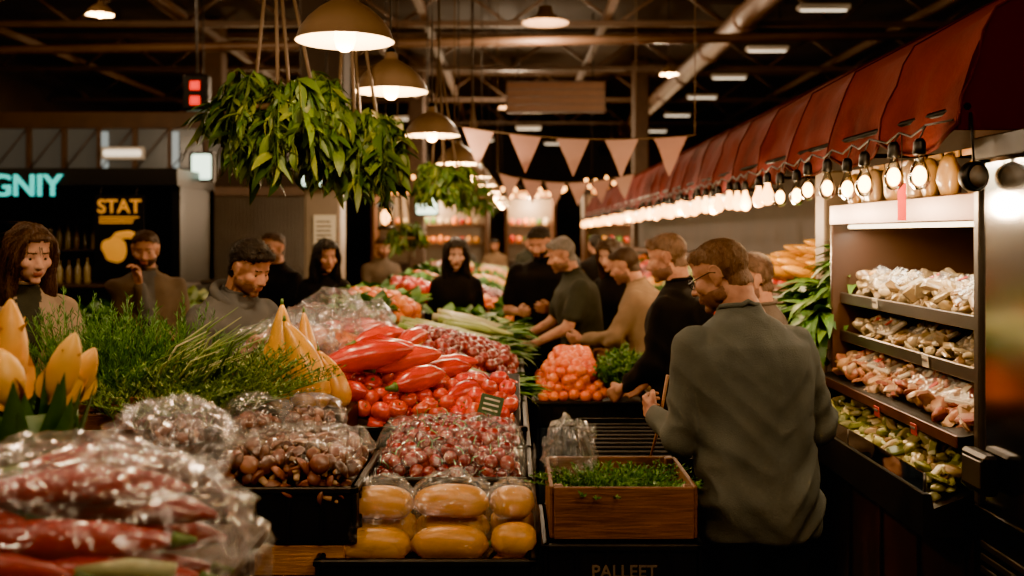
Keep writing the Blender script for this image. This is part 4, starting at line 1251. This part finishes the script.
def person(name, x, y, yaw, shirt, pants, skin=None, hair=None, scale=1.0, lean=0, side=0, hyaw=0, hpitch=0, hroll=0,
           hl=(-.25, .10, .82), hr=(.25, .10, .82), fem=False, style='short', beard=False, glasses=False, sleeve='long', vox=.017,
           curl=.45, hood=False, fold=.006, longhair=0, bulk=1.0, hthick=.010, poleL=None, poleR=None, hl_len=.022, nh=900, jacket=None):
    skin = skin or m_skin; hair = hair or m_hbr
    mb = MB(); Lr = math.radians(lean)
    tab = {}; p = Vector((0, 0, .9)); tab[90] = (p.copy(), 0)
    for i in range(91, 160):
        a = Lr*min(1, max(0, (i/100-.9)/.35)); p = p+Vector((side*.01, math.sin(a)*.01, math.cos(a)*.01)); tab[i] = (p.copy(), a)
    def sp(z):
        if z <= .9: return Vector((0, 0, z)), 0
        return tab[min(159, int(round(z*100)))]
    def B(x_, y_, z_):
        p, a = sp(z_); return p+Vector((x_, y_*math.cos(a), -y_*math.sin(a)))
    sw = .165 if fem else .19
    k = bulk
    secs = [(.80, .172, .118, 0), (.86, .182, .128, -.005), (.93, .183, .132, -.008), (1.02, .174, .126, 0), (1.12, .176, .126, .0), (1.22, .188, .132, 0), (1.32, .20, .134, -.003), (1.39, .197, .124, -.008), (1.44, .168, .104, -.014), (1.475, .118, .084, -.018), (1.505, .078, .070, -.016), (1.53, .066, .064, -.012)]
    if fem: secs = [(.80, .175, .125, 0), (.88, .182, .13, 0), (.95, .17, .122, 0), (1.08, .145, .108, 0), (1.18, .152, .117, .005), (1.28, .167, .13, .012), (1.36, .164, .116, 0), (1.42, .140, .095, -.01), (1.46, .098, .076, -.014), (1.5, .064, .06, -.014), (1.52, .056, .056, -.014)]
    V = []; F = []; ns = 28
    for (z, rx, ry, yo) in secs:
        kk = k if z < 1.42 else 1
        for i in range(ns):
            a = 2*pi*i/ns; ca, sa = math.cos(a), math.sin(a); e = .85
            V.append(tuple(B(math.copysign(abs(ca)**e, ca)*rx*kk, yo+math.copysign(abs(sa)**e, sa)*ry*kk, z)))
    for j in range(len(secs)-1):
        for i in range(ns): F.append((j*ns+i, j*ns+(i+1) % ns, (j+1)*ns+(i+1) % ns, (j+1)*ns+i))
    F.append(tuple(range(ns))[::-1]); F.append(tuple((len(secs)-1)*ns+i for i in range(ns)))
    parts = [(np.array(V), F)]; skinparts = []
    hands = []; elbows = []
    for s, T, pole in ((-1, hl, poleL), (1, hr, poleR)):
        S = B(s*(sw-.005), -.01, 1.405)
        T = Vector(T); pole = Vector(pole) if pole else Vector((s*.55, -1, -.3))
        ra = .058 if not fem else .047
        E, T2 = ik(S, T, .295, .26, pole); elbows.append(np.array(E))
        parts.append(ell(tuple(S+Vector((-s*.03, 0, -.005))), (.078*(.85 if fem else 1), .07*(.85 if fem else 1), .07)))
        d2 = (T2-E).normalized()
        if sleeve == 'long':
            parts.append(caps(S, E, ra*1.04*k, ra*.9*k)); parts.append(caps(E, T2-d2*.03, ra*.88*k, ra*.66))
            skinparts.append(caps(T2-d2*.06, T2+d2*.005, .028, .025, 12))
        else:
            M_ = S.lerp(E, .68); parts.append(caps(S, M_, ra*1.06*k, ra*1.04*k))
            skinparts.append(caps(S.lerp(E, .4), E, ra*.84, ra*.76)); skinparts.append(caps(E, T2, ra*.76, .027))
        hd = d2.copy(); hint = Vector((0, .6, .8)); Yv = (hint-hd*hint.dot(hd)).normalized(); Zv = hd.cross(Yv)
        hv, hf, hn = hand_template(curl, .0042 if vox < .012 else .0065)
        W = np.array(hv)
        if s < 0: W[:, 2] *= -1
        Mx = np.array([list(hd), list(Yv), list(Zv)])
        W = W @ Mx + np.array(T2+hd*.01)
        hands.append((W, hf))
    Vs, Fs, Ns = remesh(parts, vox, 6)
    sd = len(name) % 7 + x*3
    for i in range(len(Vs)):
        v = Vs[i]
        q = Vector((v[0]*9+sd, v[1]*9, v[2]*3.2+v[0]*2)); n1 = noise.noise(q)
        q2 = Vector((v[0]*4+sd, v[1]*5, v[2]*11-abs(v[0])*10)); n2 = 1-3.2*abs(noise.noise(q2))
        q3 = Vector((v[0]*20, v[1]*20+sd, v[2]*12)); n3 = noise.noise(q3)
        low = max(0, min(1, (1.22-v[2])/.25))
        el = max([max(0, 1-np.linalg.norm(v-e)/.16) for e in elbows])
        Vs[i] += Ns[i]*fold*(n1*.9+n2*(.3+.8*low+1.1*el)+n3*.25)
    if jacket:
        a0, b0 = mb.mi(shirt), mb.mi(jacket)
        mi = []
        for f in Fs:
            q = Vs[list(f)].mean(0); p_, a_ = sp(max(.9, q[2]))
            mi.append(b0 if (q[1]-p_.y > .03 and abs(q[0]-p_.x) < .035+.05*max(0, q[2]-1.2)) else a0)
        mb.add((Vs, Fs), mi)
    else:
        mb.add((Vs, Fs), shirt)
    ring = [tuple(B((.064 if not fem else .056)*math.cos(t), -.014+.062*math.sin(t), 1.527+.008*math.cos(t+pi/2))) for t in np.linspace(0, 2*pi, 21)]
    mb.add(tube(ring, .009, 8, False), shirt)
    if hood:
        ring = [tuple(B(.095*math.cos(t), -.03+.085*math.sin(t), 1.49+.035*math.cos(t-pi/2+pi))) for t in np.linspace(0, 2*pi, 17)]
        hv = remesh([tube(ring, [.028]*17, 10), ell(tuple(B(0, -.11, 1.44)), (.085, .04, .08))], vox, 4)
        mb.add(hv[:2], shirt)
    tp = [ell((0, 0, .90), (.172, .124, .10))]
    for s in (-1, 1):
        tp += [caps((s*.085, 0, .86), (s*.10, .015, .50), .096, .066), caps((s*.10, .015, .50), (s*.105, -.015, .11), .064, .048)]
    Vt, Ft, Nt = remesh(tp, max(vox, .016), 4)
    for i in range(len(Vt)):
        v = Vt[i]; Vt[i] += Nt[i]*.005*(1-2.6*abs(noise.noise(Vector((v[0]*9+sd, v[1]*9, v[2]*14)))))
    mb.add((Vt, Ft), pants)
    for s in (-1, 1):
        sh = remesh([caps((s*.105, -.03, .05), (s*.115, .13, .035), .045, .036), caps((s*.105, -.02, .05), (s*.105, -.015, .11), .042, .042), box(s*.11-.045, s*.11+.045, -.075, .17, .0, .02, .008)], .012, 2)
        sv = np.array(sh[0]); sv[:, 2] = np.maximum(sv[:, 2], .001)
        mb.add((sv, sh[1]), m_blackm)
    if skinparts: mb.add(remesh(skinparts, min(vox, .012), 2)[:2], skin)
    for h_ in hands: mb.add(h_, skin)
    hvox = .0042 if vox < .012 else .0062
    hv, hf, hn = head_template(fem, hvox)
    hv = np.array(hv)
    w = np.array([hairw(q, style) for q in hv])
    c0 = np.array([0, -.02, .02])
    dirs = (hv-c0)/np.linalg.norm(hv-c0, axis=1)[:, None]
    jit = np.array([noise.noise(Vector(q)*38) for q in hv])
    ear = (np.abs(hv[:, 0]) > .079) & (hv[:, 2] < .032)
    w[ear] = 0
    topw = np.clip((hv[:, 2]-.02)/.08, 0, 1)*.7+.5
    hv2 = hv+dirs*(w*(hthick*topw+.004*jit*min(1, hthick/.008)))[:, None]
    mi_s, mi_h, mi_l, mi_b = mb.mi(skin), mb.mi(hair), mb.mi(m_lip), mb.mi(m_stub)
    mi = []
    for f in hf:
        q = hv[list(f)].mean(0); ww = w[list(f)].mean()
        m_ = mi_s
        nz = noise.noise(Vector(q)*60)*.006
        if ww > .35: m_ = mi_h
        elif abs(q[0]) < .022 and -.074 < q[2] < -.050 and q[1] > .086: m_ = mi_l
        elif q[1] > .064 and .020 < q[2] < .0285 and .012 < abs(q[0]) < .044: m_ = mi_h
        elif (not fem) and q[2] < -.044+nz and q[1] > -.02 and q[2] > -.118 and not (abs(q[0]) < .022 and -.074 < q[2] < -.050) and not (abs(q[0]) < .02 and q[2] > -.046):
            m_ = mi_h if beard else mi_b
        mi.append(m_)
    np_, na = sp(1.5)
    Rl = Matrix.Rotation(-na*.7, 3, 'X')
    hc = B(0, -.01, 1.5)+Rl @ Vector((0, .035, .150))
    Rh = Matrix.Rotation(math.radians(hyaw), 3, 'Z') @ Matrix.Rotation(-math.radians(hpitch), 3, 'X') @ Matrix.Rotation(math.radians(hroll), 3, 'Y')
    piv = Vector((0, -.03, -.08))
    Rn = np.array(Rh)
    def HT(V): return (np.asarray(V)-np.array(piv)) @ Rn.T + np.array(piv)+np.array(hc)
    mb.add((HT(hv2), hf), mi)
    if not longhair and nh:
        idx = [i for i in range(len(hv)) if w[i] > .5]
        BV = []; BF = []
        for _ in range(nh):
            i = R.choice(idx); p = Vector(hv2[i]); n_ = Vector(dirs[i])
            flow = Vector((p.x*3, -1+rnd(-.3, .3), -.2 if p.z > .06 else -1.2)); flow = (flow-n_*flow.dot(n_)).normalized()
            if p.y > .045 and p.z > .05: flow = (flow+Vector((.8, 0, .3))).normalized()
            d = (flow+n_*rnd(.12, .5)).normalized(); L_ = hl_len*rnd(.5, 1.1)
            sd_ = d.cross(n_).normalized()*.0016
            o_ = len(BV); m1 = p+d*L_*.5+n_*.001
            p = p-n_*.002
            BV += [tuple(p-sd_), tuple(p+sd_), tuple(m1+sd_*.8), tuple(m1-sd_*.8), tuple(p+d*L_-n_*L_*.15)]
            BF += [(o_, o_+1, o_+2, o_+3), (o_+3, o_+2, o_+4)]
        mb.add((HT(np.array(BV)), BF), hair, False)
    mb.add(caps(B(0, -.015, 1.44), hc+Vector((0, -.03, -.06)), .060*(.86 if fem else 1), .056*(.86 if fem else 1)), skin)
    for s in (-1, 1):
        e = ell((s*.031, .0585, -.001), (.0125, .0125, .0125), base=S_md); mb.add((HT(e[0]), e[1]), m_eye)
        e = ell((s*.031, .0690, -.002), (.0062, .003, .0062), base=S_md); mb.add((HT(e[0]), e[1]), m_iris)
    if glasses:
        for s in (-1, 1):
            t = tube([(s*.034+.022*math.cos(a), .088, .017*math.sin(a)) for a in np.linspace(0, 2*pi, 15)], .0019, 5, False); mb.add((HT(t[0]), t[1]), m_blackm)
            t = tube([(s*.056, .088, .004), (s*.079, .06, .006), (s*.086, .0, .012), (s*.086, -.02, .004)], .002, 5); mb.add((HT(t[0]), t[1]), m_blackm)
        t = tube([(-.012, .088, .002), (.012, .088, .002)], .0016, 5); mb.add((HT(t[0]), t[1]), m_blackm)
    if longhair:
        hp = [ell((0, -.030, .038), (.084, .096, .089))]
        for a in np.linspace(-2.35, 2.35, 17):
            ang = -pi/2+a; cx_, cy_ = math.cos(ang), math.sin(ang)
            L_ = longhair*(1-.1*abs(a)/2.35)
            hp.append(tube([(.04*cx_, -.02+.05*cy_, .10), (.078*cx_, -.02+.088*cy_, .06), (.090*cx_, -.025+.095*cy_, 0), (.092*cx_, -.035+.09*cy_, -.07), (.10*cx_, -.045+.08*cy_, -.12-.3*L_), (.095*cx_, -.05+.07*cy_, -.12-L_)], [.014, .019, .021, .022, .022, .006], 8))
        for s in (-1, 1):
            for q in (0, 1, 2):
                hp.append(tube([(s*.004, .02-.02*q, .118), (s*.035, .055-.022*q, .104), (s*.064, .060-.028*q, .066), (s*.079, .044-.022*q, .01), (s*.088, .028-.02*q, -.06), (s*.094, .022-.02*q, -.12-longhair*.4), (s*.09, .012-.02*q, -.13-longhair*.95)], [.012, .016, .016, .016, .018, .020, .006], 8))
        hh = remesh(hp, .009, 2)
        Vh = np.array(hh[0])
        for i in range(len(Vh)):
            q = Vh[i]; an = math.atan2(q[1]+.03, q[0]); Vh[i] += hh[2][i]*(.004*math.sin(an*26+q[2]*18)+.004*math.sin(q[2]*40+an*3))
        mb.add((HT(Vh), hh[1]), hair)
        BV = []; BF = []
        for _ in range(500):
            i = R.randrange(len(Vh)); p = Vector(Vh[i]); n_ = Vector(hh[2][i])
            d = (Vector((p.x*2*(1 if p.z > .05 else .3), rnd(-.2, .2), -1))-n_*(Vector((0, 0, -1)).dot(n_))).normalized()
            L_ = rnd(.05, .11); sd_ = d.cross(n_).normalized()*.002; o_ = len(BV)
            m1 = p+d*L_*.5+n_*.005
            BV += [tuple(p-sd_), tuple(p+sd_), tuple(m1+sd_), tuple(m1-sd_), tuple(p+d*L_+n_*rnd(-.002, .008))]
            BF += [(o_, o_+1, o_+2, o_+3), (o_+3, o_+2, o_+4)]
        mb.add((HT(np.array(BV)), BF), hair, False)
    o = mb.obj(name)
    cc = Vector(o.location)
    o.location = Matrix.Rotation(math.radians(yaw), 3, 'Z') @ (cc*scale) + Vector((x, y, 0))
    o.rotation_euler = (0, 0, math.radians(yaw)); o.scale = (scale,)*3
    return o

person('man_shopper', .79, 3.20, 18, m_cgreen, m_jean, m_skin, m_hbl, .995, lean=8, side=-.07, hyaw=42, hpitch=22,
       hl=(-.21, .33, 1.14), hr=(.17, .26, 1.04), glasses=True, vox=.0085, fold=.0115, bulk=1.12, hthick=.004, curl=.8, poleL=(-.15, -1, -.5), poleR=(.55, -1, -.2), hl_len=.009, nh=3000)
b = MB(); b.add(tube([(.545, 3.50, 1.26), (.515, 3.51, 1.08), (.485, 3.53, .95)], [.006, .005, .004], 8), m_wood2); b.obj('wooden_stick')

person('bearded_man', -2.38, 6.5, 205, m_cbrown, m_jean, m_skin, m_hbr, 1.01, lean=4, hpitch=14, hyaw=-12, beard=True, hr=(.06, .22, 1.44), hl=(-.12, .30, 1.10), curl=.7, fold=.013, bulk=1.08, jacket=m_cgrey)
person('long_haired_woman', -2.12, 4.35, 214, m_ccream, m_jean, m_skin2, m_hbr, 1.02, lean=5, fem=True, hpitch=16, hyaw=14, longhair=.26, hl=(-.15, .35, 1.1), hr=(.15, .35, 1.1), vox=.012, fold=.009, jacket=m_cdk)
person('man_in_hoodie', -1.34, 4.66, -128, m_cgrey, m_jean, m_skin, m_hdk, .99, lean=14, hpitch=26, hyaw=8, hood=True, hthick=.02, hl=(-.15, .36, 1.26), hr=(.15, .36, 1.26), fold=.014, vox=.012, bulk=1.08, hl_len=.035)
person('man_in_dark_tshirt', -1.86, 8.0, 150, m_cblack, m_jean, m_skin, m_hbr, 1.0, lean=5, sleeve='short', hl=(-.2, .35, 1.05), hr=(.2, .35, 1.05), bulk=1.1)
person('man_in_black_tshirt', .24, 7.9, 172, m_cblack, m_jean, m_skin, m_hdk, 1.04, lean=8, hpitch=25, hyaw=-12, beard=True, sleeve='short', hl=(-.1, .38, 1.15), hr=(.14, .30, 1.12), bulk=1.25)
person('dark_haired_woman', -.44, 7.85, 185, m_cblack, m_jean, m_skin2, m_hdk, .98, lean=4, fem=True, hpitch=16, longhair=.22, hl=(-.1, .2, 1.1), hr=(.1, .2, 1.1), vox=.02)
person('grey_haired_man', .50, 7.05, 100, m_cdk, m_jean, m_skin, m_hgr, .99, lean=12, hpitch=18, sleeve='short', hl=(-.2, .4, 1.02), hr=(.2, .4, 1.02), bulk=1.2)
person('woman_in_black', .80, 7.6, 140, m_cblack, m_jean, m_skin2, m_hbr, .98, lean=6, fem=True, hpitch=20, longhair=.2, hl=(-.15, .35, 1.0), hr=(.15, .35, 1.0))
person('man_in_beige_shirt', .91, 6.45, 72, m_cbeige, m_jean, m_skin, m_hbr, .96, lean=16, hpitch=20, hl=(-.12, .46, 1.12), hr=(.2, .35, 1.0), fold=.013, bulk=1.18)
person('man_in_black_jacket', .85, 4.95, 55, m_cblack, m_jean, m_skin, m_hbl, 1.0, lean=5, hpitch=16, hyaw=20, hl=(-.12, .28, .98), hr=(.2, .30, .98), fold=.013, bulk=1.1, nh=1400, hl_len=.016)
person('young_man', 1.14, 4.45, 75, m_cbrown, m_jean, m_skin, m_hbl, .945, lean=5, hpitch=10, hyaw=15, hthick=.014, nh=1400, hl_len=.03)
for i, (x, y, yw, sh, fm) in enumerate(((.55, 10.6, 175, m_cbeige, False), (1.0, 11.5, 20, m_cblack, False), (.75, 14.2, 160, m_cgrey, False), (-1.48, 11.2, 210, m_cbrown, False), (.3, 17.6, 180, m_cdk, False), (-1.42, 7.5, 205, m_cblack, True), (.4, 12.6, 200, m_cdk, True), (-.3, 18.2, 170, m_cbeige, False), (-.9, 18.5, 190, m_cgrey, False), (.9, 18.8, 20, m_cbrown, False))):
    person('woman_shopper' if fm else 'distant_shopper', x, y, yw, sh, m_jean, m_skin, [m_hbr, m_hdk, m_hgr][i % 3] if not fm else m_hdk, rnd(.94, 1.0), lean=rnd(2, 10), hpitch=15, fem=fm, longhair=.2 if fm else 0, vox=.022, hl=(-.15, .35, 1.02), hr=(.15, .35, 1.02), nh=400)

# ================================================================ world + camera
w = bpy.data.worlds.new('world'); sc.world = w; w.use_nodes = True
w.node_tree.nodes['Background'].inputs[0].default_value = (.10, .06, .035, 1)
w.node_tree.nodes['Background'].inputs[1].default_value = .15
for (x, y, e) in ((-3.0, 1.5, 90), (1.6, -1.0, 120), (-5, 8, 150), (.4, 12, 190), (4.5, 6, 90), (0, 20, 340)):  # fill lamps added for weak general light in the hall
    b = MB(); b.add(XF(lathe([(0, .2), (.08, .19), (.1, .1), (.28, 0), (.29, -.01), (.27, 0), (.09, .09), (0, .1)], 24), (x, y, 4.3)), m_shade); b.add(tube([(x, y, 4.48), (x, y, 5.3)], .012, 6), m_cord)
    o = b.obj('added_fill_lamp')
    light('added_fill_light', 'POINT', (x, y, 4.12), e, (1, .71, .45), o, .2)

cam = bpy.data.cameras.new('camera'); co = bpy.data.objects.new('camera', cam); sc.collection.objects.link(co)
cam.sensor_width = 36; cam.lens = 35.156; co.location = (0, 0, 1.75); co.rotation_euler = (pi/2, 0, 0)
cam.shift_y = -53/1024
cam.dof.use_dof = True; cam.dof.focus_distance = 3.5; cam.dof.aperture_fstop = 1.8
cam.clip_end = 100
sc.camera = co
print('verts', sum(len(o.data.vertices) for o in bpy.data.objects if o.type == 'MESH'))
